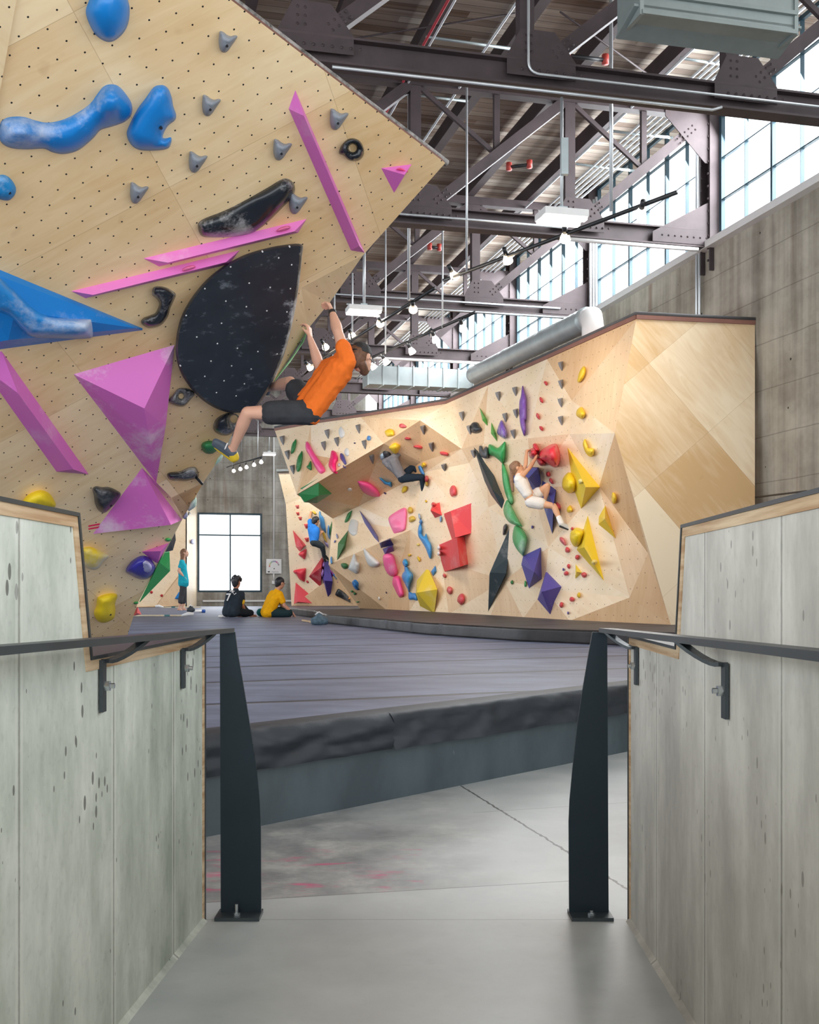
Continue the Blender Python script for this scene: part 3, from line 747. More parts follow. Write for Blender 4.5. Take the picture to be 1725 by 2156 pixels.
track((478, 984), (552, 962), [(492, 990, False, 'leftmost of five small spotlights on the far track'), (506, 986, False, 'second from left of five small spotlights on the far track'), (519, 982, False, 'middle one of five small spotlights on the far track'), (535, 977, False, 'fourth from left of five small spotlights on the far track'), (550, 971, False, 'rightmost of five small spotlights on the far track')], 'short far light track under the climber\'s leg', (-4, 31, 1), False)
for x, z in ((-4.6, 4.6), (-3.6, 4.6)):
    area('recess_light', (x+.6, 27.6, 4.7), (-3.2, 31.4, 2.2), .3, .3, 55, (1, .95, .85))
# ================================================================ ducts
def duct_box(px0, px1, py0, py1, Y0, dz, dep, label, seams):
    a, b = P(px0, py1, Y0), P(px1, py1, Y0); a.z = b.z = (a.z+b.z)/2
    t = thing('rectangular_duct', (a+b)/2, label, 'duct')
    Lx = (b-a).length; b = a+PX*(Lx/.985)
    bm = bmesh.new(); c = (a+b)/2+V((0, 0, dz/2))+AX*dep/2; box(bm, c, ((b-a).length, dep, dz), PX, AX); fixn(bm)
    finish('duct_body', bm, M['galv'], t)
    for k in range(seams+1):
        bm = bmesh.new(); cc = a+(b-a)*(k/seams)+V((0, 0, dz/2))+AX*dep/2
        box(bm, cc, (.03, dep+.05, dz+.05), PX, AX); fixn(bm); finish('flange', bm, M['galv'], t)
    return t, a, b
duct_box(775, 1003, 768, 808, 25.6, .42, .5, 'flat galvanised duct crossing the hall behind the climber\'s cap', 7)
bm = bmesh.new()
a, b, c = wallpt(24.4, 0)-PX*.75, wallpt(17.6, 0)-PX*.75, None
p0 = P(1000, 789, 24.6); p1 = P(1238, 672, 17.8)
pts = [p0+(p1-p0)*i/60 for i in range(61)]
tube(bm, pts, [.18+(.014 if i in (0, 22, 23, 42, 43, 60) else (.010 if i % 2 else 0)) for i in range(61)], 18); fixn(bm)
d1 = finish('spiral_duct', bm, M['galv'], smooth=True); tag(d1, 'round spiral duct climbing along the top of the far climbing wall', 'duct')
bm = bmesh.new(); tube(bm, [p1, p1+(p1-p0).normalized()*.16, p1+(p1-p0).normalized()*.22+V((0, 0, -.15)), p1+(p1-p0).normalized()*.22+V((0, 0, -.45))], [.17, .175, .17, .17], 18); fixn(bm); finish('elbow', bm, M['white'], d1, smooth=True)
# big duct at the top right, near the camera
Yd = 9.3
t = thing('rectangular_duct', P(1500, 60, Yd), 'large galvanised rectangular duct with flanged seams at the top right corner', 'duct')
def D(px, py, dY=0.0): return P(px, py, Yd+dY)
bm = bmesh.new()
lo = [D(1345, 30), D(1690, 70)]
A_, B_ = D(1350, 10), D(1692, 44)
L = (B_-A_).length; A2 = A_; B2 = A_+PX*1.42
zb = (A_.z+B_.z)/2
A2.z = B2.z = zb
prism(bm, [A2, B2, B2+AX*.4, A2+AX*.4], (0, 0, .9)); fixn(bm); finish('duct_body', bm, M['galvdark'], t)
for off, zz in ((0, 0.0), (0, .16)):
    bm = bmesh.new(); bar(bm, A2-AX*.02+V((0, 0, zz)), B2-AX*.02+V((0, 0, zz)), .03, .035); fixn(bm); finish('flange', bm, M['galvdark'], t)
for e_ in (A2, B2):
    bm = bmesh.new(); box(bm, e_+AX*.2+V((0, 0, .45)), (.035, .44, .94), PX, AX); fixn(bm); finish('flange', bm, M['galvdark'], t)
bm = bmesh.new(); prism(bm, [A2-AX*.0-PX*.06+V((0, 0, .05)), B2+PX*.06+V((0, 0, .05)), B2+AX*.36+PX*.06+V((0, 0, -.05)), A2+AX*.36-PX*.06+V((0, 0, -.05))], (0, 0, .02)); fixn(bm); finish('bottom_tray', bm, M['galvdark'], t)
# thin bracket pipe on the concrete next to the plain panel
pipe('wall_pipe', [P(1583, 1048, 15.3), P(1640, 1041, 14.2), P(1698, 1034, 13.3), P(1712, 1037, 13.2)], .012, M['blackmetal'], 'thin dark pipe on the concrete wall just above the right ramp wall', 'pipe')
# ================================================================ climbing walls
def basis(n):
    t1 = V((0, 0, 1)).cross(n)
    t1 = t1.normalized() if t1.length > 1e-4 else V((1, 0, 0))
    return t1, n.cross(t1)
def add_uv(bm, off=V((0, 0, 0))):
    uvl = bm.loops.layers.uv.verify()
    bm.normal_update()
    for f in bm.faces:
        n = f.normal.copy()
        if n.y > 0 or (abs(n.y) < 1e-3 and n.x > 0): n = -n
        t1, t2 = basis(n)
        for lp in f.loops: c = lp.vert.co+off; lp[uvl].uv = (c.dot(t1), c.dot(t2))
NL = V((.42274, -.46971, -.77502)).normalized(); AL = P(692, 632, 10.0)
O = V((0, 0, H))
class Plane:
    def __init__(s, p, n): s.p = V(p); s.n = V(n).normalized(); s.t1, s.t2 = basis(s.n)
    def __call__(s, px, py, h=0.0):
        r = ray(px, py); return O+r*(((s.p+s.n*h-O).dot(s.n))/r.dot(s.n))
    def uv(s, px, py, h=0.0):
        c = s(px, py, h); return V((c.dot(s.t1), c.dot(s.t2)))
LW = Plane(AL, NL)
hl = [LW.uv(a*.29, b*.29) for a, b in ((414, 72), (551, 160), (346, 211))]
d1 = (hl[1]-hl[0]).normalized(); d2 = (hl[2]-hl[0]); d2 = (d2-d1*d2.dot(d1)*.0).normalized()
c0 = LW.uv(357, 394); e1 = (LW.uv(500, 318)-c0).normalized(); ang = math.atan2(e1.y, e1.x)
e2 = V((-e1.y, e1.x)); hgt = abs((LW.uv(150, 28)-c0).dot(e2)); wid = abs((LW.uv(745, 330)-c0).dot(e1))
rc = V((c0.x*math.cos(-ang)-c0.y*math.sin(-ang), c0.x*math.sin(-ang)+c0.y*math.cos(-ang)))
NUT = ((d1.x*.140, d1.y*.140), (d2.x*.135, d2.y*.135), (hl[0].x, hl[0].y), .0068, 0)
M['plyL'] = plywood('birch_plywood_drilled', 'f2d8ae', 'dbb582', (wid, hgt), -ang, (-rc.x, -rc.y), NUT, .12, .5)
M['plyL2'] = plywood('birch_plywood_plain', 'f2dcb6', 'e0c092', None, .4, (0, 0), NUT, .1, .2)
M['plyL3'] = plywood('birch_plywood_brown', 'c79c6c', 'ae7f52', None, .4, (0, 0), None, .1, .2)
def zat(px, z, lo=900, hi=1700):
    for _ in range(40):
        m_ = (lo+hi)/2
        if LW(px, m_).z > z: lo = m_
        else: hi = m_
    return lo
cw = thing('climbing_wall', LW(262, zat(262, MZ)), 'tall overhanging plywood climbing wall with T-nut holes filling the upper left', 'climbing wall')
bm = bmesh.new()
q = {}
def vq(k, px, py, h=0): q[k] = bm.verts.new(LW(px, py, h))
vq('a', -150, -210); vq('b', 210, -210); vq('c', 938, 343); vq('d', 765, 537); vq('e', 634, 606); vq('k', 570, 815)
vq('g', 695, 636, -.10); vq('g2', 649, 692, -.08)
vq('l', 498, 897); vq('l2', 467, 957); vq('m', 426, 1021, -.05); vq('m0', 428, 1017); vq('o', 360, 1048); vq('n', 386, 1090); vq('p', 290, 1270)
vq('q', 263, zat(263, MZ-.01)); vq('r', -150, zat(-150, MZ-.01))
def fc(ks, mi):
    f = bm.faces.new([q[k] for k in ks]); f.material_index = mi; return f
fc(['a', 'b', 'c', 'd', 'e', 'k', 'l', 'l2', 'm0', 'o', 'n', 'p', 'q', 'r'], 0)
fc(['d', 'g', 'g2', 'k', 'e'], 1); fc(['m0', 'm', 'n', 'o'], 2)
bmesh.ops.triangulate(bm, faces=bm.faces[:])
bm.normal_update()
for f in bm.faces:
    if f.normal.dot(NL) < 0: f.normal_flip()
add_uv(bm)
nf = set(bm.faces)
be = [e for e in bm.edges if len(e.link_faces) == 1]
rr = bmesh.ops.extrude_edge_only(bm, edges=be)
for v in rr['geom']:
    if isinstance(v, bmesh.types.BMVert): v.co -= NL*.06
for f in bm.faces:
    if f not in nf: f.material_index = 3
finish('panels', bm, None, cw, mats=[M['plyL'], M['plyL2'], M['plyL3'], M['brownlip']])
bm = bmesh.new(); prism(bm, [LW(x, y, .0) for x, y in ((-150, -210), (70, -210), (31, 0), (0, 172), (-30, 330), (-150, 600))], NL*.03); fixn(bm); add_uv(bm)
finish('panels', bm, M['plyL2'], cw)
bm = bmesh.new(); tube(bm, [LW(210, -210, -.085), LW(500, 9, -.085), LW(700, 161, -.085), LW(940, 343, -.085)], .030, 10); fixn(bm)
finish('foam_edge', bm, M['foam'], cw, smooth=True)
# the hidden back: sloping support sheet so the boulder is solid from the side
bm = bmesh.new()
bk = [LW(x, y, -.25) for x, y in ((-150, -210), (205, -212), (915, 335), (740, 530), (540, 790), (440, 940), (360, 1060), (255, 1300), (-150, 1300))]
prism(bm, bk, (-.05, .08, .0)); fixn(bm)
finish('backing', bm, M['plyL3'], cw)
# ---------------------------------------------------------------- faceted wall
def Yr(px): return 24.52/(1+3.09*(px-CX)/F)
tones = [('f1dcbf', 'e0c19a'), ('e7caa6', 'd3ac84'), ('dcb990', 'c79c70'), ('f0dec8', 'e3ccA6'.lower())]
PM = [plywood('birch_facet_%d' % i, a, b, None, .3+.8*i, (0, 0), ((.2, .0), (.0, .2), (.03*i, .05),   .007, 0), .1, .3) for i, (a, b) in enumerate(tones)]
cw2 = thing('climbing_wall', P(1032, 1298, 19.5), 'long faceted plywood climbing wall with a plain panel at its right end, set against the window wall', 'climbing wall')
bm = bmesh.new(); w_ = {}
def vr(k, px, py, Y): w_[k] = bm.verts.new(P(px, py, Y))
vr('L0', 579, 907, 25.9); vr('L1', 940, 850, Yr(940)); vr('A', 625, 1041, 24.9); vr('B', 808, 934, 23.1); vr('R', 885, 885, 22.3)
vr('S', 972, 945, Yr(972)-.2); vr('W', 887, 973, 23.4); vr('U', 896, 994, 23.4); vr('Vv', 755, 1066, 26.0); vr('X', 701, 1092, 27.2)
vr('Y', 692, 1189, 26.3); vr('C', 864, 1116, 23.9); vr('D0', 758, 1281, 26.9); vr('D1', 814, 1284, 25.7); vr('D2', 862, 1287, 24.3)
vr('u1', 655, 893, 25.1); vr('u2', 760, 878, 24.0); vr('u3', 700, 965, 24.4); vr('m1', 655, 957, 24.9)
vr('T1', 1028, 811, Yr(1028)); vr('T2', 1152, 756, Yr(1152)); vr('T3', 1340, 672, 15.2)
vr('E', 1295, 912, 15.55); vr('F1', 1019, 933, Yr(1019)-.1); vr('F2', 1112, 923, Yr(1112)-.2); vr('F3', 1199, 914, Yr(1199)-.2)
vr('G', 1204, 843, Yr(1204)-.1); vr('H1', 988, 975, Yr(988)+.1); vr('H2', 955, 1062, Yr(955)); vr('H3', 1029, 1068, Yr(1029)+.08); vr('H4', 1120, 1025, Yr(1120)+.08)
vr('I', 1262, 1024, Yr(1262)-.1); vr('J', 1155, 1152, Yr(1155)-.15); vr('K', 1365, 1165, 14.95); vr('Lr', 1413, 1316, 14.65); vr('N', 1326, 1258, Yr(1326)+.05)
vr('b1', 1032, 1299, Yr(1032)); vr('b2', 1200, 1307, Yr(1200)-.2); vr('b3', 1102, 1302, Yr(1102)-.1); vr('Q', 1062, 1222, Yr(1062)); vr('Z', 930, 1180, Yr(930)+.1); vr('b0', 945, 1293, Yr(945)); vr('Ja', 1147, 1240, Yr(1147)-.2)
vr('P3', 1590, 684, 15.46); vr('P4', 1590, 1312, 15.46)
fl = [('L0 A u1', 0), ('A m1 u1', 1), ('m1 u3 u1', 3), ('A u3 m1', 2), ('A B u3', 0), ('u1 u3 u2', 3), ('u3 B u2', 0), ('u2 B R', 1), ('u2 R L1', 0), ('R S L1', 3),
      ('A Vv B', 2), ('A X Vv', 1), ('B Vv W', 1), ('Vv U W', 2), ('B W R', 1), ('R W S', 2), ('W U S', 1),
      ('X Y C', 0), ('X C Vv', 3), ('Vv C U', 0), ('U C H2', 3), ('U H2 H1', 0), ('U H1 S', 0), ('Y D0 D1', 2), ('Y D1 C', 1), ('C D1 D2', 2),
      ('C D2 Z', 1), ('D2 b0 Z', 0), ('C Z H2', 0), ('Z H3 H2', 3), ('Z Q H3', 0), ('Z b0 Q', 1), ('b0 b1 Q', 0), ('b1 b3 Q', 1),
      ('S H1 F1', 1), ('H1 H2 H3', 3), ('H1 H3 F1', 0), ('F1 H3 H4', 1), ('F1 H4 F2', 0), ('S F1 T1', 1), ('S T1 L1', 0), ('F1 F2 T1', 0), ('T1 F2 T2', 3), ('F2 F3 G', 0), ('F2 G T2', 0), ('T2 G T3', 2), ('G E T3', 1), ('G F3 E', 0),
      ('F2 H4 F3', 1), ('F3 H4 I', 0), ('F3 I E', 3), ('E I K', 2), ('E K Lr', 1), ('I N K', 1), ('K N Lr', 2), ('I J N', 0), ('H4 J I', 1), ('H3 J H4', 0), ('H3 Q J', 3), ('Q Ja J', 1), ('Q b3 Ja', 0), ('J Ja N', 3), ('Ja b2 N', 0), ('Ja b3 b2', 1), ('N b2 Lr', 2),
      ('T3 E P3', 4), ('E Lr P3', 4), ('Lr P4 P3', 4)]
for s_, mi in fl:
    ks = s_.split(); f = bm.faces.new([w_[k] for k in ks]); f.material_index = mi
bm.normal_update()
for f in bm.faces:
    if f.normal.dot(f.calc_center_median()-O) > 0: f.normal_flip()
# plain panel frame of reference for its square sheets laid at 45 degrees
pn = (w_['P3'].co-w_['T3'].co).cross(w_['Lr'].co-w_['T3'].co).normalized()
if pn.y > 0: pn = -pn
PP = Plane(w_['T3'].co, pn)
w_['E'].co = PP(1295, 912); w_['P4'].co = PP(1590, 1312)
c0 = PP.uv(1367, 765); c1 = PP.uv(1492, 910); e1 = (c1-c0).normalized(); ang = math.atan2(e1.y, e1.x); sq = (c1-c0).length
rc = V((c0.x*math.cos(-ang)-c0.y*math.sin(-ang), c0.x*math.sin(-ang)+c0.y*math.cos(-ang)))
M['plyR'] = plywood('birch_plywood_square_sheets', 'ecd9ba', 'cda97a', (sq, sq), -ang, (-rc.x, -rc.y), None, .22, .6)
uvl = bm.loops.layers.uv.verify()
add_uv(bm)
for f in bm.faces:
    if f.material_index == 4:
        for lp in f.loops: lp[uvl].uv = (lp.vert.co.dot(PP.t1), lp.vert.co.dot(PP.t2))
bvh = BVHTree.FromBMesh(bm)
finish('panels', bm, None, cw2, mats=PM+[M['plyR']])
bm = bmesh.new()
top = [P(579, 907, 25.9), P(655, 893, 25.1), P(760, 878, 24.0), P(940, 850, Yr(940)), P(1028, 811, Yr(1028)), P(1152, 756, Yr(1152)), P(1340, 672, 15.2), P(1590, 684, 15.46)]
for a, b in zip(top, top[1:]):
    d = (b-a).normalized(); s_ = V((-d.y, d.x, 0)).normalized()
    if s_.y < 0: s_ = -s_
    prism(bm, [a-s_*.02, b-s_*.02, b+s_*.5, a+s_*.5], (0, 0, .055))
fixn(bm); finish('brown_top_edge', bm, M['brownlip'], cw2)
bm = bmesh.new(); tube(bm, [p+V((0, 0, .075)) for p in top], .028, 8); fixn(bm); finish('foam_edge', bm, mplain('dark_grey_edge_foam', '4d4b4c', .7), cw2, smooth=True)
# side cheek closing the left end
bm = bmesh.new(); prism(bm, [w_a for w_a in (P(579, 907, 25.9), P(625, 1041, 24.9), P(640, 1060, 27.5), P(600, 900, 28.5))], (.0, .05, 0)); fixn(bm); add_uv(bm); finish('side_cheek', bm, PM[1], cw2)
# back recess wall
cw3 = thing('climbing_wall', P(690, 1276, 31.3), 'brightly lit plywood climbing wall in the recess behind the faceted wall', 'climbing wall')
bm = bmesh.new()
pts = [P(586, 995, 30.2), P(602, 1062, 30.6), P(614, 1277, 31.3), P(790, 1277, 31.3), P(790, 990, 30.2)]
prism(bm, pts, (0, .25, 0)); fixn(bm); add_uv(bm)
bm2 = bmesh.new(); 
for f in bm.faces: bm2.faces.new([bm2.verts.new(v.co) for v in f.verts])
bm2.normal_update(); bvh_rec = BVHTree.FromBMesh(bm2); bm2.free()
finish('panels', bm, PM[3], cw3)
bm = bmesh.new(); prism(bm, [P(613, 1277, 31.25), P(790, 1277, 31.25), P(720, 1200, 31.0)], (0, -.05, 0)); fixn(bm); add_uv(bm); finish('panels', bm, PM[1], cw3)
bm = bmesh.new(); bar(bm, P(584, 992, 30.2), P(790, 987, 30.2), .4, .06); fixn(bm); finish('dark_top_edge', bm, M['steel'], cw3)
# pale wall far left behind the tall wall
cw4 = thing('climbing_wall', P(340, 1276, 38), 'pale plywood climbing wall in the far left corner behind the standing person', 'climbing wall')
bm = bmesh.new()
def fp(px, z, off): return farpt(px, z, off=off)
a, b, c = P(230, 1240, 36.5), P(391, 1240, 38.6), farpt(413, 0, off=.1)
def zz(p, z): return V((p.x, p.y, z))
prism(bm, [zz(b, MZ), zz(c, MZ), zz(c, 5.0), zz(b, 5.2)], (.0, .2, 0)); fixn(bm); add_uv(bm)
bw = BVHTree.FromBMesh(bm); finish('panels', bm, PM[3], cw4)
bm = bmesh.new(); prism(bm, [zz(a, MZ), zz(b, MZ), zz(b, 5.2), zz(a, 5.2)], (.0, .2, 0)); fixn(bm); add_uv(bm)
bw2 = BVHTree.FromBMesh(bm); finish('panels', bm, PM[0], cw4)
bm = bmesh.new(); prism(bm, [zz(a, MZ), P(330, 1275, 37.75), P(391, 1195, 38.5), P(391, 1275, 38.5)], (.0, -.03, 0)); fixn(bm); add_uv(bm); finish('panels', bm, PM[1], cw4)
# ================================================================ holds and volumes
def surf(which, px, py):
    if which == 'L': return LW
    r = ray(px, py)
    trees = {'R': (bvh, bvh_rec), 'C': (bvh_rec,), 'F': (bw, bw2)}[which]
    for t in trees:
        hit = t.ray_cast(O, r.normalized())
        if hit[0] is not None:
            n = hit[1]
            if n.dot(r) > 0: n = -n
            return Plane(hit[0], n)
    return Plane(P(px, py, 24), V((0, -1, 0)))
def catmull(pts, n=4, mx=None):
    out = []; m_ = len(pts); n0 = n
    for i in range(m_):
        p0, p1, p2, p3 = [V((*pts[(i+k) % m_][:2],)) for k in (-1, 0, 1, 2)]
        n = n0 if mx is None else max(n0, min(14, int((p2-p1).length/mx)+1))
        for j in range(n):
            t = j/n
            out.append(.5*((2*p1)+(-p0+p2)*t+(2*p0-5*p1+4*p2-p3)*t*t+(-p0+3*p1-3*p2+p3)*t**3))
    return out
def segd(p, a, b):
    d = b-a; L = d.length_squared
    t = 0 if L < 1e-9 else max(0, min(1, (p-a).dot(d)/L))
    return (p-a-d*t).length
def inside(p, poly):
    c = False; j = len(poly)-1
    for i in range(len(poly)):
        a, b = poly[i], poly[j]
        if (a.y > p.y) != (b.y > p.y) and p.x < (b.x-a.x)*(p.y-a.y)/(b.y-a.y)+a.x: c = not c
        j = i
    return c
def skirt(bm, n, dep):
    be = [e for e in bm.edges if len(e.link_faces) == 1]
    r = bmesh.ops.extrude_edge_only(bm, edges=be)
    vs_ = [v for v in r['geom'] if isinstance(v, bmesh.types.BMVert)]
    for v in vs_: v.co -= n*dep
def dome_bm(PL, outline, h, D, holes=(), bumps=(), smoothn=4, dens=13, rough=0.0, flat=0.0):
    ol = catmull(outline, smoothn, D*1.6) if smoothn > 1 else [V(p) for p in outline]
    xs = [p.x for p in ol]; ys = [p.y for p in ol]; sz = max(max(xs)-min(xs), max(ys)-min(ys)); st = sz/dens
    loops = [ol]
    for hx, hy, hr in holes: loops.append([V((hx+hr*math.cos(a), hy+hr*math.sin(a))) for a in [2*math.pi*k/12 for k in range(12)]])
    pts = []; edges = []
    for lp in loops:
        b = len(pts); pts += lp; edges += [(b+i, b+(i+1) % len(lp)) for i in range(len(lp))]
    def dist(p): return min(segd(p, lp[i], lp[(i+1) % len(lp)]) for lp in loops for i in range(len(lp)))
    nb = len(pts); y = min(ys)+st*.5; row = 0
    while y < max(ys):
        x = min(xs)+st*(.5 if row % 2 else 1.0)
        while x < max(xs):
            p = V((x, y))
            if inside(p, ol) and not any(inside(p, lp) for lp in loops[1:]) and dist(p) > max(st*.3, D*1.15): pts.append(p)
            x += st
        y += st*.87; row += 1
    cl_ = 1 if sum(ol[i].x*ol[(i+1) % len(ol)].y-ol[(i+1) % len(ol)].x*ol[i].y for i in range(len(ol))) > 0 else -1
    for fr_ in (.14, .42, 1.0):
        for i in range(0, len(ol), 1):
            t_ = (ol[(i+1) % len(ol)]-ol[i-1]); q_ = V((-t_.y, t_.x))*cl_
            if q_.length < 1e-6: continue
            p = ol[i]+q_.normalized()*D*fr_
            if inside(p, ol) and dist(p) > D*fr_*.8 and all((p-z).length > D*fr_*.25 for z in pts[nb:]): pts.append(p)
    pts = pts[:nb]+[p for p in pts[nb:] if dist(p) > D*.12]
    r = delaunay_2d_cdt(pts, edges, [], 0, 1e-4)
    vo, fo = r[0], r[2]
    bm = bmesh.new(); bv = []
    for i, p in enumerate(vo):
        d = dist(p); t = min(1.0, d/D) if D > 0 else 1
        hh = h*(.55*math.sin(t*math.pi/2)+.45*math.sqrt(max(0, 1-(1-t)**2)))
        for bx, by, br, bh in bumps:
            q_ = ((p.x-bx)**2+(p.y-by)**2)/(br*br)
            if q_ < 1: hh += bh*(1-q_)**2*(t if D > 0 else 1)
        if rough and t > 0: hh += rough*t*mnoise.noise(V((p.x*.35, p.y*.35, 1.7)))
        bv.append(bm.verts.new(PL(p.x, p.y, hh)))
    for f in fo:
        c = sum((V((vo[i].x, vo[i].y)) for i in f), V((0, 0)))/3
        if inside(c, ol) and not any(inside(c, lp) for lp in loops[1:]):
            try: bm.faces.new([bv[i] for i in f])
            except ValueError: pass
    for v in [v for v in bm.verts if not v.link_faces]: bm.verts.remove(v)
    bm.normal_update()
    for f in bm.faces:
        if f.normal.dot(f.calc_center_median()-O) > 0: f.normal_flip()
    return bm
def vol_bm(PL, vs_, faces):
    bm = bmesh.new(); bv = [bm.verts.new(PL(*v)) for v in vs_]
    for f in faces: bm.faces.new([bv[i] for i in f])
    bmesh.ops.recalc_face_normals(bm, faces=bm.faces); bm.normal_update()
    if sum(f.normal.dot(PL.n)*f.calc_area() for f in bm.faces) < 0: bmesh.ops.reverse_faces(bm, faces=bm.faces)
    return bm
def A_(p): return (560+.2319*p[0], 860+.2319*p[1])+tuple(p[2:])
def B_(p): return (900+.29*p[0], 740+.29*p[1])+tuple(p[2:])
def G_(p): return (600+p[0]*.1113, 1050+p[1]*.1113)+tuple(p[2:])     # lower left recess
def K_(p): return (770+p[0]*.1113, 1050+p[1]*.1113)+tuple(p[2:])     # lower middle
def Z1(p): return (p[0]*.29, p[1]*.29)+tuple(p[2:])
def Z2(p): return (400+p[0]*.29, p[1]*.29)+tuple(p[2:])
def Z3(p): return (p[0]*.29, 400+p[1]*.29)+tuple(p[2:])
def Z4(p): return (350+p[0]*.29, 500+p[1]*.29)+tuple(p[2:])
def Z5(p): return (p[0]*.29, 850+p[1]*.29)+tuple(p[2:])
def I_(p): return p
def ctr(pts): return (sum(p[0] for p in pts)/len(pts), sum(p[1] for p in pts)/len(pts))
def el(cx, cy, rx, ry, rot=0, n=9, wob=0.0):
    rnd = random.Random(int(cx*31+cy*17)); c, s = math.cos(rot), math.sin(rot); o = []
    for k in range(n):
        a = 2*math.pi*k/n; w_2 = 1+wob*(rnd.random()*2-1); x, y = rx*math.cos(a)*w_2, ry*math.sin(a)*w_2
        o.append((cx+x*c-y*s, cy+x*s+y*c))
    return o
def bolt(PL, px, py, h, par, r=.012, mat=None, dark=True):
    bm = bmesh.new(); c = PL(px, py, h); n = PL.n
    tube(bm, [c-n*.02, c+n*.004], r, 10); fixn(bm)
    finish('bolt_hole' if dark else 'bolt', bm, mat or M['blackmetal'], par)
def dome(which, fr, outline, h, D, col, label, cat='climbing hold', name='climbing_hold', group=None, chalk=.35, rough=.42, bolts=(), k=1.0, **kw):
    o = [fr(p) for p in outline]; c = ctr(o); PL = surf(which, *c)
    scale = fr((1, 0))[0]-fr((0, 0))[0]
    bm = dome_bm(PL, o, h, D, **kw); skirt(bm, PL.n, .05 if which != 'L' else .015)
    ob = tag(finish(name, bm, hold(col, rough, chalk), smooth=True), label, cat, group)
    for b in bolts: x, y = fr(b[:2]); bolt(PL, x, y, b[2] if len(b) > 2 else h*.9, ob, .011 if which == 'L' else .02)
    return ob, PL
def vol(which, fr, vs_, faces, col, label, cat='climbing volume', name='climbing_volume', group=None, chalk=.25, rough=.5, k=1.0):
    v2 = [fr(v) for v in vs_]; c = ctr(v2); PL = surf(which, *c)
    v2 = [(v[0], v[1], v[2]*k if len(v) > 2 else 0) for v in v2]
    bm = vol_bm(PL, v2, faces); skirt(bm, PL.n, .10 if which != 'L' else .01)
    return tag(finish(name, bm, hold(col, rough, chalk)), label, cat, group), PL
def pyr(which, fr, base, apex, col, label, **kw):
    n = len(base)
    return vol(which, fr, [tuple(b)+(0,) for b in base]+[apex], [(i, (i+1) % n, n) for i in range(n)], col, label, **kw)
BL, PK, YE_, GR = '157cc8', 'd96fc0', 'f2d220', '35a04f'
# ---------------- tall wall, upper left
dome('L', I_, [(181, 30), (186, 5), (200, -20), (230, -32), (258, -20), (271, 5), (273, 30), (268, 55), (255, 75), (235, 88), (215, 84), (196, 66)], .15, 42, BL, 'large rounded blue hold cut by the top edge of the picture', rough=.28, chalk=.5, group='large blue moulded holds')
dome('L', Z1, [(0, 905), (15, 875), (70, 850), (170, 848), (258, 875), (345, 890), (448, 872), (560, 820), (655, 752), (705, 685), (750, 630), (800, 612), (860, 625), (920, 690), (958, 760), (955, 830), (905, 885), (810, 920), (730, 945), (670, 1010), (570, 1090), (465, 1119), (380, 1105), (320, 1080), (200, 1085), (80, 1075), (10, 1035), (-8, 970)], .11, 30, BL, 'long blue bone-shaped hold with two chalky bulges on the left', rough=.28, chalk=.55, bumps=[(235, 215, 50, .10), (45, 280, 50, .07)], group='large blue moulded holds', dens=20)
dome('L', Z1, [(1160, 618), (1195, 622), (1225, 650), (1248, 710), (1258, 770), (1279, 830), (1270, 872), (1222, 912), (1192, 960), (1182, 998), (1205, 1004), (1243, 998), (1243, 1040), (1222, 1076), (1170, 1090), (1080, 1094), (1000, 1085), (945, 1040), (920, 970), (945, 895), (1000, 790), (1060, 710), (1115, 635)], .12, 26, BL, 'blue hook-shaped hold with a notch, right of the bone-shaped one', rough=.3, chalk=.3, bolts=[(1170, 930, .10)], group='large blue moulded holds', dens=18)
dome('L', I_, [(-12, 375), (0, 368), (14, 370), (27, 382), (34, 398), (30, 412), (18, 422), (0, 420), (-12, 416)], .08, 14, '1c86c4', 'small craggy blue hold at the left edge of the picture', chalk=.6, rough=.5, bolts=[(20, 406, .07)], group='large blue moulded holds')
jibs = [((479, 88), 'topmost grey shark-tooth hold on the tall wall'), ((444, 222), 'grey shark-tooth hold second from the top on the tall wall'), ((416, 341), 'grey shark-tooth hold just above the black banana-shaped hold, to its left'), ((292, 406), 'leftmost grey shark-tooth hold on the tall wall'), ((594, 315), 'grey shark-tooth hold left of the long pink bar'), ((627, 428), 'grey shark-tooth hold at the right tip of the black banana-shaped hold'), ((713, 251), 'grey shark-tooth hold above the black ring hold')]
def jib(c, label):
    o = [(-16, -22), (-9, -21), (-1, -15), (7, -12), (16, -14), (21, -11), (16, -2), (9, 8), (2, 18), (-6, 23), (-14, 19), (-18, 6), (-18, -10)]
    ob, PL = dome('L', lambda p: (c[0]+p[0], c[1]+p[1]), o, .075, 11, '858a92', label, chalk=.15, rough=.5, dens=14, group='grey shark-tooth holds on the tall wall', bumps=[(c[0]+8, c[1]-8, 14, .03)])
    bolt(PL, c[0]-1, c[1]+9, .074, ob, .009)
for c, l in jibs: jib(c, l)
vol('L', I_, [(622, 190, 0), (608, 229, 0), (739, 527, 0), (768, 532, 0), (640, 244, .10), (757, 518, .10)], [(0, 1, 4), (1, 2, 5, 4), (0, 4, 5, 3), (2, 3, 5)], PK, 'longest pink bar volume, standing diagonally on the right of the tall wall', name='bar_volume', group='pink bar volumes')
ob, PL = vol('L', I_, [(803, 354, 0), (867, 346, 0), (830, 406, 0), (852, 368, .10)], [(0, 1, 3), (0, 3, 2), (1, 2, 3)], PK, 'small pink triangular volume near the right corner of the tall wall', group='pink triangular volumes')
bm = dome_bm(PL, [(833, 357), (842, 353), (852, 356), (860, 362), (852, 363), (842, 360)], .07, 3); skirt(bm, PL.n, .05); finish('pink_grip', bm, hold('e8437e'), ob, smooth=True)
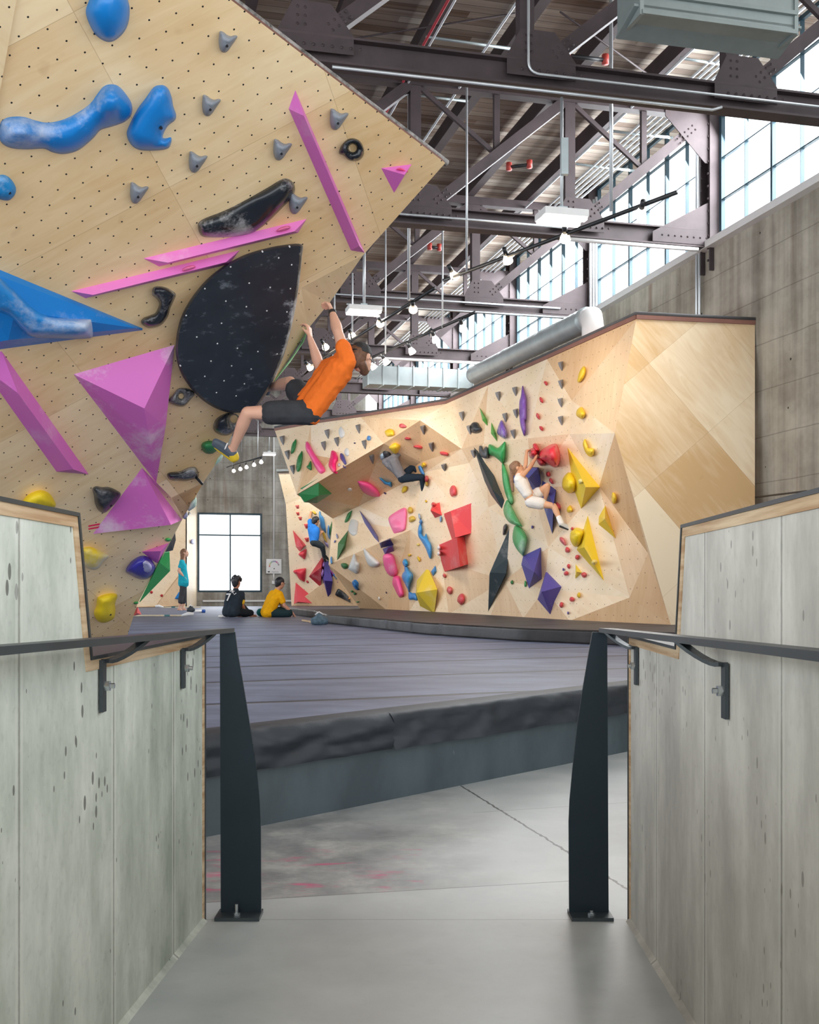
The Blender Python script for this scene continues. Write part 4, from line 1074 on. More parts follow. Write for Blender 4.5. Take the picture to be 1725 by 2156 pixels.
ob, PL = vol('L', I_, [(302, 544, 0), (646, 461, 0), (628, 490, 0), (335, 561, 0), (354, 553, .09), (620, 487, .09)], [(0, 1, 5, 4), (0, 4, 3), (4, 5, 2, 3), (1, 2, 5)], 'e880ca', 'upper of two parallel pink bar volumes above the black leaf', name='bar_volume', group='pink bar volumes', chalk=.4)
bm = dome_bm(PL, [(581, 486), (592, 478), (608, 475), (613, 480), (603, 486), (588, 489)], .10, 3); skirt(bm, PL.n, .04); finish('pink_grip', bm, hold('e66a9c'), ob, smooth=True)
ob, PL = vol('L', I_, [(150, 613, 0), (505, 527, 0), (483, 556, 0), (180, 628, 0), (196, 621, .09), (476, 552, .09)], [(0, 1, 5, 4), (0, 4, 3), (4, 5, 2, 3), (1, 2, 5)], 'e880ca', 'lower of two parallel pink bar volumes above the black leaf', name='bar_volume', group='pink bar volumes', chalk=.6)
bm = dome_bm(PL, [(382, 568), (392, 561), (408, 558), (413, 563), (403, 569), (388, 573)], .10, 3); skirt(bm, PL.n, .04); finish('pink_grip', bm, hold('e66a9c'), ob, smooth=True)
def dark(label, which, fr, outline, h, D, **kw): return dome(which, fr, outline, h, D, kw.pop('col', '22262c'), label, rough=kw.pop('rough', .22), chalk=kw.pop('chalk', .5), group='black moulded holds on the tall wall', **kw)
dark('long black banana-shaped hold with a chalky hollow, above the pink bars', 'L', Z2, [(58, 1640), (72, 1608), (120, 1580), (250, 1530), (400, 1455), (560, 1365), (650, 1310), (700, 1295), (745, 1320), (764, 1370), (745, 1430), (690, 1490), (600, 1580), (520, 1650), (430, 1700), (300, 1720), (150, 1724), (80, 1708)], .10, 18, dens=20, bumps=[(520, 450, 60, -.03)], chalk=.75)
dark('black ring-shaped hold right of the long pink bar', 'L', Z2, [(1086, 1090), (1105, 1050), (1145, 1012), (1190, 1004), (1235, 1025), (1262, 1075), (1262, 1125), (1235, 1160), (1190, 1170), (1150, 1160), (1120, 1130), (1086, 1118)], .09, 11, holes=[(743, 312, 8.5)], dens=16, chalk=.6)
# big black leaf volume
ol = [Z4(p) for p in [(985, 50), (985, 140), (975, 260), (960, 380), (930, 560), (860, 840), (780, 1040), (700, 1180), (640, 1250), (560, 1270), (450, 1270), (330, 1225), (220, 1140), (120, 1010), (75, 880), (70, 760), (100, 600), (170, 460), (280, 320), (400, 220), (560, 130), (720, 80), (850, 55)]]
def leafmat():
    m = N('black_leaf_plate'); g = m.geo()
    a = m.noise(g, 3.2, 4, .6); b = m.noise(m.mapping(g, sc=(1, 1, 2.0)), 6.5, 6, .7)
    col = m.ramp(a, [(.3, srgb('20272f')), (.7, srgb('2c343c'))])
    col = m.mix(m.math('MULTIPLY', m.fr(b, .59, .80), .5), col, srgb('a9b2ba'))
    # worn chalk band along the straight right edge of the plate
    pa, pb = LW.uv(634, 520), LW.uv(575, 800); 
    n1, n2 = LW.t1, LW.t2
    dt = m.n('ShaderNodeVectorMath', operation='DOT_PRODUCT'); m.l(g, dt.inputs[0]); dt.inputs[1].default_value = n1
    dv = m.n('ShaderNodeVectorMath', operation='DOT_PRODUCT'); m.l(g, dv.inputs[0]); dv.inputs[1].default_value = n2
    d_ = (pb-pa).normalized(); nn = V((-d_.y, d_.x)); 
    if (LW.uv(450, 680)-pa).dot(nn) < 0: nn = -nn
    bulge = m.math('ADD', m.math('ADD', m.math('MULTIPLY', dt.outputs['Value'], nn.x), m.math('MULTIPLY', dv.outputs['Value'], nn.y)), -nn.dot(pa))
    c = m.math('SUBTRACT', m.fr(b, .3, .75), m.math('MULTIPLY', m.math('ABSOLUTE', m.math('ADD', bulge, .05)), 4.5))
    col = m.mix(m.math('MULTIPLY', m.fr(c, .0, .5), .8), col, srgb('cdd2d8'))
    return m.out(col, .5)
bm = dome_bm(LW, ol, .13, 5, dens=24, smoothn=3); skirt(bm, NL, .05)
leaf = tag(finish('leaf_volume', bm, leafmat()), 'huge black leaf-shaped volume at the centre of the tall wall', 'climbing volume')
for (x, y) in [(897, 68), (700, 104), (817, 148), (468, 213), (911, 198), (281, 371), (603, 331), (755, 362), (902, 371), (145, 566), (433, 462), (582, 502), (222, 722), (402, 622), (731, 532), (877, 540), (372, 770), (517, 804), (666, 828), (325, 897), (104, 932), (475, 932), (617, 955), (280, 1008), (420, 1040), (568, 1062), (365, 1126), (508, 1150), (806, 845)]:
    px, py = Z4((x, y)); c = LW(px, py, .131); bm = bmesh.new(); tube(bm, [c-NL*.01, c+NL*.003], .0065, 8); fixn(bm); finish('screw', bm, M['white'], leaf)
ob, PL = vol('L', Z3, [(-260, 480, 0), (0, 580, 0), (1035, 1005, 0), (1035, 1018, 0), (0, 1157, 0), (-260, 1190, 0), (-260, 520, .05), (0, 625, .06), (990, 1003, .04), (60, 1090, .10), (-260, 1150, .10), (110, 880, .16)], [(0, 1, 7, 6), (1, 2, 8, 7), (2, 3, 8), (3, 4, 9, 8), (4, 5, 10, 9), (7, 8, 11), (8, 9, 11), (6, 7, 11), (6, 11, 9, 10)], BL, 'big blue triangular volume pointing right at the left edge of the picture', rough=.3, group='big blue volume')
bm = dome_bm(LW, [Z3(p) for p in [(-60, 620), (0, 630), (70, 690), (150, 760), (250, 850), (350, 900), (480, 920), (640, 930), (672, 950), (675, 1060), (610, 1080), (420, 1082), (230, 1075), (150, 1020), (60, 930), (-60, 850)]], .24, 16, dens=22); skirt(bm, NL, .2)
finish('moulded_grip', bm, hold('2a86cc', .28, .95), ob, smooth=True)
dark('black S-shaped hold left of the black leaf', 'L', Z3, [(1104, 735), (1118, 706), (1150, 699), (1200, 705), (1235, 722), (1277, 756), (1262, 805), (1238, 860), (1217, 925), (1165, 985), (1080, 1002), (1025, 965), (1040, 930), (1090, 910), (1130, 890), (1155, 830), (1138, 790), (1108, 765)], .10, 9, dens=18, chalk=.6)
ob, PL = vol('L', I_, [(155, 788, 0), (368, 726, 0), (347, 905, 0), (329, 1016, 0), (304, 860, .30), (349, 898, .14), (316, 927, .22)], [(0, 1, 4), (1, 5, 4), (1, 2, 5), (4, 5, 6), (0, 4, 6, 3), (5, 3, 6), (2, 3, 5)], PK, 'largest pink pyramid volume with a chalky face, left of the black leaf', group='pink pyramid volumes', chalk=.9)
vol('L', I_, [(299, 985, 0), (196, 1124, 0), (383, 1095, 0), (359, 1046, 0), (360, 1105, .22)], [(0, 1, 4), (0, 4, 2, 3), (1, 2, 4)], PK, 'lower pink pyramid volume touching the tip of the largest one', group='pink pyramid volumes', chalk=.8)
vol('L', I_, [(3, 739, 0), (-40, 770, 0), (119, 993, 0), (187, 999, 0), (38, 828, .14), (154, 988, .14)], [(0, 1, 4), (1, 2, 5, 4), (0, 4, 5, 3), (2, 3, 5)], PK, 'thick pink bar volume at the left edge, below the blue triangle', name='bar_volume', group='pink bar volumes', chalk=.3)
dark('small black winged hold with a round hole, beside the pink pyramid tip', 'L', Z3, [(1225, 1525), (1262, 1480), (1298, 1440), (1370, 1442), (1415, 1478), (1385, 1520), (1345, 1566), (1300, 1572), (1245, 1552)], .07, 7, holes=[(381.5, 834, 5.5)], dens=14, chalk=.8)
dark('black egg-shaped hold with a hole just above the climbing shoe', 'L', Z4, [(342, 1370), (360, 1320), (410, 1285), (470, 1272), (520, 1290), (538, 1330), (530, 1375), (490, 1415), (440, 1438), (390, 1432), (350, 1405)], .13, 15, holes=[(493, 882, 8.5)], dens=16, chalk=.4)
dome('L', Z4, [(255, 1512), (280, 1482), (330, 1476), (375, 1500), (385, 1530), (360, 1556), (320, 1572), (275, 1560)], .09, 10, '2c7a44', 'round green hold under the toe of the climbing shoe', chalk=.6, group='green holds on the tall wall')
ob, PL = dark('flat black shelf hold with a short stem at the edge of the tall wall', 'L', Z5, [(1213, 515), (1240, 497), (1310, 490), (1370, 462), (1420, 462), (1442, 500), (1438, 535), (1360, 560), (1300, 558), (1235, 553)], .09, 8, dens=15, chalk=.7)
bm = bmesh.new(); tube(bm, [LW(414, 1006, .04), LW(426, 1019, .05)], .014, 8); fixn(bm); finish('stem', bm, M['blackmetal'], ob)
dark('black pear-shaped hold left of the lower pink pyramid', 'L', Z5, [(672, 618), (700, 598), (740, 605), (790, 605), (850, 630), (878, 660), (845, 715), (800, 762), (760, 792), (720, 777), (692, 730), (682, 670)], .12, 14, rough=.3, chalk=.25, bolts=[(805, 740, .07)])
def yel(label, outline, h, D, **kw): return dome('L', Z5, outline, h, D, kw.pop('col', YE_), label, group='yellow moulded holds on the tall wall', **kw)
yel('yellow hold half hidden by the left ramp wall', [(165, 712), (200, 665), (260, 634), (310, 629), (358, 652), (393, 700), (400, 748), (300, 775), (180, 765)], .12, 16, chalk=.4, rough=.5)
yel('yellow and chalk-white craggy hold next to the dark edge of the left ramp wall', [(596, 1055), (640, 1038), (700, 1052), (780, 1095), (788, 1115), (752, 1150), (722, 1190), (680, 1207), (620, 1180), (598, 1120)], .11, 13, chalk=1.0, rough=.55, bolts=[(702, 1135, .10)])
yel('lowest yellow boot-shaped hold on the tall wall', [(703, 1432), (715, 1402), (780, 1379), (838, 1380), (853, 1400), (835, 1450), (838, 1500), (825, 1560), (760, 1590), (708, 1575), (682, 1520), (700, 1470)], .13, 14, chalk=.15, rough=.5, bolts=[(803, 1532, .11)])
ob, PL = dome('L', Z5, [(912, 1215), (948, 1152), (1020, 1105), (1082, 1115), (1125, 1168), (1122, 1215), (1080, 1268), (1020, 1275), (950, 1245)], .14, 14, '3a359c', 'violet teardrop hold with a pale scuffed face near the foot of the tall wall', rough=.22, chalk=.2, group='violet hold')
bm = dome_bm(LW, [Z5(p) for p in [(1020, 1140), (1065, 1125), (1108, 1165), (1112, 1205), (1080, 1240), (1035, 1238), (1018, 1190)]], .155, 8); skirt(bm, NL, .1); finish('scuffed_face', bm, hold('8f90c4', .35, .6), ob, smooth=True)
vol('L', Z5, [(1030, 1075, 0), (1227, 1010, 0), (1145, 1157, 0), (1128, 1153, 0), (1168, 1070, .12)], [(0, 1, 4), (1, 2, 4), (2, 3, 4), (3, 0, 4)], PK, 'small pink triangular volume above the violet hold', group='pink triangular volumes', chalk=.3)
for i, (y, l) in enumerate(((872, 'upper of two short pink tape strips beside the lower pink pyramid'), (893, 'lower of two short pink tape strips beside the lower pink pyramid'))):
    bm = bmesh.new(); prism(bm, [LW(*Z5(p), .002) for p in [(642, y+12), (725, y-4), (722, y+8), (642, y+22)]], NL*.001); fixn(bm)
    tag(finish('tape_strip', bm, mplain('hot_pink_tape_%d' % i, 'f0245e', .5)), l, 'tape', 'pink tape strips')
dome('L', Z5, [(1196, 988), (1215, 974), (1240, 980), (1238, 996), (1212, 1002)], .04, 4, GR, 'small green hold above the violet hold at the wall edge', chalk=.1, group='green holds on the tall wall')
dome('L', Z5, [(970, 1447), (985, 1437), (1005, 1440), (1002, 1452), (980, 1457)], .04, 4, GR, 'small green hold at the very foot of the tall wall', chalk=.1, group='green holds on the tall wall')
# volumes on the hidden side face, peeking past the edge
ob, _ = vol('L', Z5, [(1157, 1152, .02), (1015, 1442, .02), (1236, 1214, -.12), (1187, 1082, .0), (1231, 1076, -.1)], [(0, 2, 1), (0, 3, 4, 2)], '2aa350', 'green and mint volume wrapped round the lower edge of the tall wall', group='volumes round the edge', chalk=.5)
ob, _ = vol('L', Z5, [(1187, 1085, -.02), (1272, 935, -.1), (1277, 990, -.16), (1256, 1064, -.16), (1240, 1000, .0)], [(0, 4, 3), (4, 1, 2, 3)], '283038', 'small black volume wrapped round the edge above the green one', group='volumes round the edge', chalk=.3)
vol('L', I_, [(650, 690, -.02), (640, 720, .02), (576, 806, .0), (612, 762, -.22), (646, 700, -.16)], [(0, 1, 3, 4), (1, 2, 3)], '7cc789', 'pale green slab volume on the wall edge held by the climber\'s left hand', group='volumes round the edge', chalk=.4)
dome('L', Z5, [(1425, 685), (1425, 740), (1390, 770), (1368, 778), (1385, 720)], .05, 5, 'bcd6c8', 'pale green chalked hold on the far side of the wall edge', chalk=.7, group='volumes round the edge')
dome('L', Z5, [(1330, 820), (1355, 790), (1365, 810), (1350, 835), (1335, 836)], .04, 4, '8f9cc0', 'small blue-grey hold on the far side of the wall edge', chalk=.6, group='volumes round the edge')
dome('L', Z4, [(412, 1565), (408, 1600), (385, 1632), (356, 1652), (370, 1610), (392, 1580)], .03, 4, 'bfe3cd', 'thin mint hold behind the heel of the climbing shoe', chalk=.5, group='volumes round the edge')
vol('L', Z5, [(1000, 1478, .0), (968, 1540, .0), (1028, 1530, -.06), (996, 1520, .03)], [(0, 1, 3), (0, 3, 2), (1, 2, 3)], 'ee6d6a', 'small salmon red volume where the tall wall meets the mat', group='volumes round the edge')
# ---------------- faceted wall: grey wedges
gj = [(A_, (147, 290), 'topmost grey wedge at the left end of the faceted wall'), (A_, (193, 422), 'middle grey wedge at the left end of the faceted wall'), (A_, (240, 555), 'lowest grey wedge at the left end of the faceted wall'), (A_, (555, 232), 'grey wedge just left of the upper white oval hold'), (A_, (523, 340), 'grey wedge above the red-pink kidney hold'), (A_, (642, 303), 'grey wedge between the two white oval holds, to their left'), (A_, (837, 186), 'grey wedge right of the upper white oval hold'), (A_, (892, 328), 'grey wedge below the small blue pebble hold'), (A_, (962, 462), 'grey wedge under the overhang left of the grey shirted climber'), (A_, (1424, 195), 'grey wedge right of the yellow disc hold near the top'), (A_, (1500, 350), 'grey wedge between two flat red holds'), (A_, (1615, 543), 'pale grey wedge right of the grey shirted climber\'s shoes'),
      (B_, (512, 325), 'grey wedge left of the violet blade hold, upper row'), (B_, (634, 290), 'grey wedge touching the upper left of the violet blade hold'), (B_, (968, 107), 'topmost of four grey wedges in a vertical line'), (B_, (968, 239), 'second of four grey wedges in a vertical line'), (B_, (965, 372), 'third of four grey wedges in a vertical line'), (B_, (967, 502), 'lowest of four grey wedges in a vertical line'), (B_, (640, 450), 'grey wedge left of the middle of the violet blade hold'), (B_, (562, 480), 'grey wedge above the glossy violet knob'), (B_, (622, 600), 'grey wedge below the violet blade hold'), (B_, (248, 470), 'grey wedge above the small black hold'), (B_, (303, 568), 'grey wedge half behind the small black hold'), (B_, (333, 745), 'grey wedge at the tip of the long dark kite')]
for fr, (x, y), l in gj:
    s_ = 1.25 if fr is A_ else 1.0
    o = [(x-20*s_, y-26*s_), (x+4*s_, y-34*s_), (x+17*s_, y-36*s_), (x+19*s_, y), (x+12*s_, y+36*s_), (x+4*s_, y+30*s_), (x-12*s_, y)]
    pyr('R', fr, o, (x+2, y-22*s_, .10), '87888d' if fr is B_ else '6c6c70', l, cat='climbing hold', name='climbing_hold', group='grey wedges on the faceted wall', chalk=.1)
def rb(fr, x, y, rx, ry, rot, col, label, h=.07, cat='climbing hold', which='R', wob=.15, **kw):
    o = el(x, y, rx, ry, rot, 9, wob); sc = fr((1, 0))[0]-fr((0, 0))[0]
    return dome(which, fr, o, h, min(rx, ry)*sc*.85, col, label, smoothn=3, dens=9, **kw)
R1, Y1, G1, P1, W1, B1, D1 = 'd0414a', 'e2bd2c', '23793f', '544a96', 'd3d3d2', '3f83c4', '2b3a40'
# left part
for args in [
 (A_, 253, 348, 20, 68, .22, G1, 'shorter slim green leaf hold near the left end of the faceted wall', .07),
 (A_, 305, 485, 25, 98, .18, G1, 'longer slim green leaf hold below the shorter one', .09),
 (A_, 688, 218, 27, 52, -.2, W1, 'upper white oval hold on the faceted wall', .05),
 (A_, 737, 398, 24, 42, -.2, W1, 'lower white oval hold on the faceted wall', .05),
 (A_, 663, 512, 15, 17, 0, W1, 'tiny white hold between the pink kidney and the dark violet hold', .05),
 (A_, 705, 525, 6, 10, -.4, P1, 'tiny dark violet hold under the ring-shaped violet one', .04),
 (A_, 933, 270, 19, 25, 0, B1, 'small blue pebble hold below the top edge', .06),
 (A_, 806, 314, 9, 8, 0, '2d2a5c', 'tiny navy hold left of the blue pebble', .03),
 (A_, 1124, 222, 43, 35, 0, Y1, 'yellow disc hold above the grey shirted climber', .09),
 (A_, 1240, 160, 32, 20, .3, R1, 'red hold under the top edge above the grey shirted climber', .06),
 (A_, 1287, 275, 28, 15, .1, 'b23442', 'dark red hold gripped by the grey shirted climber', .09),
 (A_, 1382, 351, 44, 17, .12, R1, 'flat red hold right of the grey shirted climber\'s hand', .07),
 (A_, 1620, 410, 38, 17, .3, R1, 'flat red hold at the right edge of the overhang', .07),
 (A_, 1060, 440, 22, 32, 0, 'a9c4dc', 'pale blue hold hidden behind the grey shirted climber\'s head', .09),
 (A_, 766, 735, 21, 15, 0, W1, 'small white hold under the overhang beside the green prism', .06),
 (A_, 1081, 769, 13, 9, .5, '2d2a5c', 'tiny navy hold at the lower rim of the overhang', .04),
 (A_, 1432, 512, 22, 26, 0, Y1, 'yellow knob above the grey shirted climber\'s knee', .08),
 (A_, 1257, 735, 22, 34, .5, Y1, 'small yellow hold below the grey shirted climber\'s legs', .07),
 (A_, 1453, 843, 10, 14, 0, Y1, 'tiny yellow hold under the grey shirted climber\'s shoe', .04),
 (A_, 1460, 640, 20, 30, 0, 'b83440', 'red hold at the grey shirted climber\'s raised knee', .12),
 (A_, 1459, 685, 14, 22, 0, 'a8862e', 'mustard hold just below the red one at his knee', .10),
 (A_, 746, 985, 17, 62, .5, G1, 'slim green hold near the violet bar', .06),
 (A_, 796, 1080, 47, 80, .1, 'cdccc9', 'big pale grey oval plate on the lower left of the faceted wall', .05),
 (A_, 646, 1160, 9, 24, -.2, '8c95bd', 'tiny blue-grey hold above the lower green kite', .04),
 (A_, 626, 1207, 7, 14, .4, '5b66a8', 'tiny blue hold left of the lower green kite', .04),
 (A_, 1312, 922, 26, 30, .3, 'd8b64a', 'upper of two yellow lumps right of the pink plate', .09),
 (A_, 1326, 1005, 34, 26, -.5, 'd8b64a', 'lower of two yellow lumps right of the pink plate', .09),
 (A_, 1382, 1238, 14, 12, 0, 'e0c86a', 'pale yellow speck hold left of the long blue flame', .04),
 (A_, 1302, 1331, 14, 13, 0, Y1, 'tiny yellow hold above the blue bottle hold', .05),
 (A_, 1388, 1368, 12, 28, -.4, Y1, 'small yellow hold with two dots right of the blue bottle', .05),
 (A_, 1395, 980, 10, 28, -.25, '9fb3cb', 'silvery blue tip hold above the long blue flame', .06),
 (A_, 1407, 1027, 16, 22, 0, B1, 'round blue hold joining the silvery tip and the long blue flame', .07),
 (A_, 1588, 1003, 10, 28, .05, '5a9bd2', 'small upright blue hold beside the small red diamond', .05),
 (A_, 1093, 1671, 5, 10, -.3, '2d2a5c', 'tiny navy hold near the base in the brown facet', .03),
 (A_, 1030, 1725, 9, 18, -.2, 'efece6', 'tiny white hold near the base in the brown facet', .04),
 (A_, 1620, 1515, 14, 20, -.4, R1, 'small red hold under the double red volume', .06),
 (A_, 780, 1662, 14, 10, .5, G1, 'upper of two tiny green holds at the foot of the dark facet', .04),
 (A_, 806, 1683, 12, 12, .3, G1, 'lower of two tiny green holds at the foot of the dark facet', .04),
 (A_, 832, 1757, 12, 7, 0, G1, 'tiny green hold closest to the mat', .04),
 (A_, 572, 1382, 8, 16, 0, G1, 'tiny green hold at the tip of the dark facet', .05),
 (A_, 594, 1378, 11, 34, -.1, '5b9bd6', 'small blue and white hold beside the tip of the dark facet', .06),
 (B_, 860, 230, 12, 19, -.4, R1, 'highest of four small red holds right of the violet blade', .06),
 (B_, 828, 353, 12, 22, -.4, R1, 'second highest of four small red holds right of the violet blade', .06),
 (B_, 803, 472, 11, 25, -.4, R1, 'third of four small red holds right of the violet blade', .06),
 (B_, 827, 558, 13, 20, -.4, R1, 'lowest of four small red holds right of the violet blade', .06),
 (B_, 122, 743, 30, 15, .3, R1, 'flat red hold at the right corner of the overhang band', .06),
 (B_, 187, 1015, 24, 42, 0, 'cf4a50', 'craggy red hold above the double red volume', .08),
 (B_, 348, 553, 43, 38, .2, '34373c', 'small black rounded hold near the first green kite', .10),
 (B_, 877, 892, 15, 22, 0, R1, 'red hold just below the huge red bell', .06),
 (B_, 899, 940, 12, 24, -.5, 'cb4b53', 'chalky red hold second below the huge red bell', .06),
 (B_, 944, 1125, 22, 30, -.3, 'b93a46', 'red hold behind the climbing woman\'s knee', .08),
 (B_, 1052, 1288, 11, 14, 0, 'c22f38', 'small red hold under the climbing woman\'s toe', .07),
 (B_, 985, 1378, 16, 34, -.6, 'cf5660', 'elongated red hold below the climbing woman\'s shoe', .07),
 (B_, 1016, 1440, 16, 20, -.3, R1, 'red hold with a tail below the elongated one', .06),
 (B_, 1088, 1493, 17, 20, 0, R1, 'red hold left of the large yellow spear', .06),
 (B_, 1025, 1560, 12, 17, 0, R1, 'small red hold above the purple speck', .05),
 (B_, 988, 1582, 8, 10, 0, P1, 'tiny purple hold left of the lower red ones', .04),
 (B_, 1008, 1612, 16, 18, 0, R1, 'small red hold left of the tiny yellow triangle', .06),
 (B_, 1137, 1622, 19, 20, 0, R1, 'small red hold right of the tiny yellow triangle', .06),
 (B_, 762, 1275, 8, 12, 0, P1, 'tiny purple hold left of the dark blue spike tip', .04),
 (B_, 1050, 1798, 17, 18, 0, R1, 'red hold low down beside a small yellow one', .06),
 (B_, 1099, 1770, 13, 20, 0, Y1, 'small yellow hold low down beside a red one', .06),
 (B_, 972, 1840, 14, 20, .2, R1, 'lowest red hold on the right of the purple diamonds', .06),
 (B_, 1021, 1898, 7, 11, 0, P1, 'tiny purple hold closest to the mat', .04),
 (B_, 123, 1627, 12, 16, -.3, 'bf3a44', 'red pebble directly under the double red volume', .05),
 (B_, 161, 1734, 22, 28, -.2, R1, 'red lump near the base left of the big red pebble', .08),
 (B_, 245, 1796, 28, 43, .1, 'd24a54', 'big smooth red pebble near the base', .09),
 (B_, 614, 1677, 9, 16, 0, G1, 'tiny green hold between the dark kite and the violet kite', .04),
 (B_, 712, 1688, 9, 24, 0, '3b9a55', 'small green hold at the foot of the upper violet kite', .04),
 (B_, 1033, 1145, 22, 26, 0, Y1, 'yellow spiral knob right of the climbing woman\'s knee', .07),
 (B_, 1358, 1065, 20, 42, -.1, Y1, 'yellow hold far right on the faceted wall', .07),
 (B_, 1115, 448, 33, 42, 0, Y1, 'yellow craggy hold right of the four grey wedges', .09),
 (B_, 1122, 170, 26, 62, .4, Y1, 'highest yellow hold on the faceted wall', .07),
 (B_, 563, 1292, 15, 44, .2, '2c3034', 'small black ring hold at the waist of the two dark kites', .07),
]:
    rb(*args[:8], h=args[8], group='moulded holds on the faceted wall')
def shp(fr, o, h, D, col, label, **kw):
    kw.setdefault('group', 'moulded holds on the faceted wall')
    return dome(kw.pop('which', 'R'), fr, o, h, D, col, label, **kw)
shp(A_, [(358, 320), (372, 297), (395, 320), (440, 405), (500, 490), (543, 555), (530, 585), (495, 594), (455, 545), (400, 440), (362, 375)], .12, 7, 'ee4f8e', 'long bright pink slug-shaped hold near the left end', bumps=[A_((460, 460))+(9, -.05)], chalk=.1)
shp(A_, [(590, 385), (612, 377), (640, 400), (657, 460), (640, 500), (640, 560), (622, 585), (595, 565), (568, 515), (582, 440)], .12, 7, 'e8246c', 'red-pink kidney-shaped hold right of the long pink slug', chalk=.05)
shp(A_, [(672, 415), (685, 404), (705, 420), (722, 460), (733, 500), (715, 510), (690, 475), (675, 450)], .08, 4, '4a4687', 'dark violet pitted hold beside the lower white oval', chalk=.4)
shp(A_, [(385, 510), (405, 475), (418, 520), (413, 562), (385, 550), (368, 530)], .08, 4, G1, 'dark green fin hold behind the pink slug', chalk=.05)
shp(A_, [(1120, 350), (1170, 312), (1215, 330), (1220, 355), (1195, 400), (1170, 415), (1130, 375)], .13, 8, Y1, 'blocky yellow hold in front of the grey shirted climber\'s face', chalk=.1)
shp(A_, [(812, 650), (870, 652), (940, 675), (1000, 720), (1035, 770), (1040, 808), (960, 798), (890, 765), (850, 720), (825, 680)], .14, 8, 'f0508f', 'glossy pink lens-shaped hold on the underside of the overhang', chalk=.35)
shp(A_, [(1030, 630), (1060, 640), (1100, 668), (1140, 670), (1145, 725), (1110, 700), (1080, 690), (1050, 660)], .10, 5, '2a86c0', 'blue axe-shaped hold under the overhang', chalk=.05)
shp(A_, [(1383, 525), (1410, 522), (1430, 560), (1445, 600), (1425, 610), (1395, 570)], .09, 5, B1, 'small blue hold behind the grey shirted climber\'s knees', chalk=.2)
shp(A_, [(1115, 990), (1160, 950), (1240, 905), (1272, 908), (1280, 960), (1270, 1080), (1250, 1115), (1200, 1135), (1160, 1145), (1140, 1090), (1120, 1040)], .06, 4, 'f478a6', 'flat pale pink shield-shaped plate beside the yellow lumps', chalk=.05, bumps=[A_((1180, 1070))+(14, .05)])
shp(A_, [(1062, 1350), (1085, 1320), (1120, 1312), (1155, 1330), (1180, 1400), (1197, 1480), (1185, 1515), (1145, 1525), (1105, 1500), (1075, 1440)], .13, 9, 'f4659d', 'upper pink pillow hold under the two purple blocks', chalk=.55)
shp(A_, [(1152, 1530), (1180, 1518), (1212, 1525), (1235, 1600), (1253, 1690), (1225, 1718), (1200, 1700), (1165, 1630), (1146, 1590)], .12, 7, 'f0508f', 'lower pink hold hanging below the pink pillow', chalk=.15)
shp(A_, [(1395, 1050), (1412, 1055), (1420, 1100), (1418, 1140), (1440, 1160), (1455, 1135), (1475, 1190), (1500, 1230), (1508, 1290), (1500, 1362), (1480, 1350), (1450, 1270), (1415, 1210), (1385, 1160), (1380, 1105)], .10, 5, '3d90d0', 'long blue flame-shaped hold left of the double red volume', chalk=.4, dens=18)
shp(A_, [(1240, 1395), (1252, 1370), (1270, 1366), (1290, 1395), (1288, 1425), (1262, 1438), (1245, 1415)], .09, 5, '2b95cf', 'blue stopper-shaped hold on top of the blue bottle hold', chalk=.3)
shp(A_, [(1258, 1440), (1285, 1438), (1300, 1465), (1328, 1500), (1330, 1540), (1310, 1600), (1302, 1668), (1285, 1640), (1262, 1590), (1236, 1540), (1240, 1500), (1258, 1475)], .13, 7, '4291cc', 'blue bottle-shaped hold between the pink and yellow holds', chalk=.7, dens=16)
shp(A_, [(1297, 1665), (1330, 1675), (1362, 1680), (1378, 1742), (1340, 1738), (1298, 1732)], .06, 4, '3f83c4', 'small blue square hold at the left of the yellow diamond', chalk=.1)
shp(A_, [(745, 1450), (770, 1390), (795, 1325), (815, 1330), (830, 1380), (852, 1410), (848, 1470), (830, 1500), (800, 1492), (755, 1465)], .12, 7, 'd0d0ce', 'pale grey pod hold with two stubs', chalk=.05)
shp(A_, [(887, 1285), (905, 1278), (950, 1320), (1000, 1365), (1033, 1400), (1025, 1430), (985, 1445), (940, 1430), (910, 1380)], .12, 7, 'd8d8d6', 'pale grey slipper-shaped hold below the violet bar', chalk=.05)
shp(A_, [(682, 1412), (710, 1402), (740, 1415), (745, 1445), (715, 1460), (690, 1440)], .10, 6, '2f6a3c', 'dark green round hold left of the grey pod', chalk=.3)
shp(A_, [(782, 1575), (800, 1568), (830, 1600), (840, 1650), (812, 1640), (790, 1610)], .08, 5, '2272b8', 'blue leaf hold on the dark facet near the base', chalk=.05)
shp(B_, [(690, 248), (705, 290), (720, 345), (721, 490), (712, 500), (718, 560), (708, 613), (692, 590), (672, 510), (667, 380), (680, 320)], .11, 5, '7a4fa8', 'long violet blade-shaped hold near the top', chalk=.2, dens=18)
shp(B_, [(525, 515), (540, 498), (560, 530), (577, 580), (575, 620), (560, 633), (520, 610), (505, 580)], .13, 6, '7a5cb4', 'glossy violet knob beside the second green kite', chalk=.5, rough=.25)
shp(B_, [(445, 680), (470, 678), (510, 700), (545, 670), (566, 656), (570, 720), (562, 790), (545, 813), (520, 790), (480, 760), (443, 745)], .13, 8, '3a9f58', 'green saddle-shaped hold at the top of the green chain', chalk=.1)
shp(B_, [(542, 815), (560, 825), (585, 890), (605, 990), (627, 1080), (615, 1112), (590, 1090), (560, 1010), (543, 910)], .10, 6, '4aa763', 'long slim green hold, second in the green chain', chalk=.4)
shp(B_, [(580, 1078), (605, 1105), (640, 1180), (688, 1265), (680, 1272), (600, 1245), (560, 1190), (553, 1140), (565, 1100)], .12, 7, '5fae70', 'green half-moon hold, third in the green chain', chalk=.4)
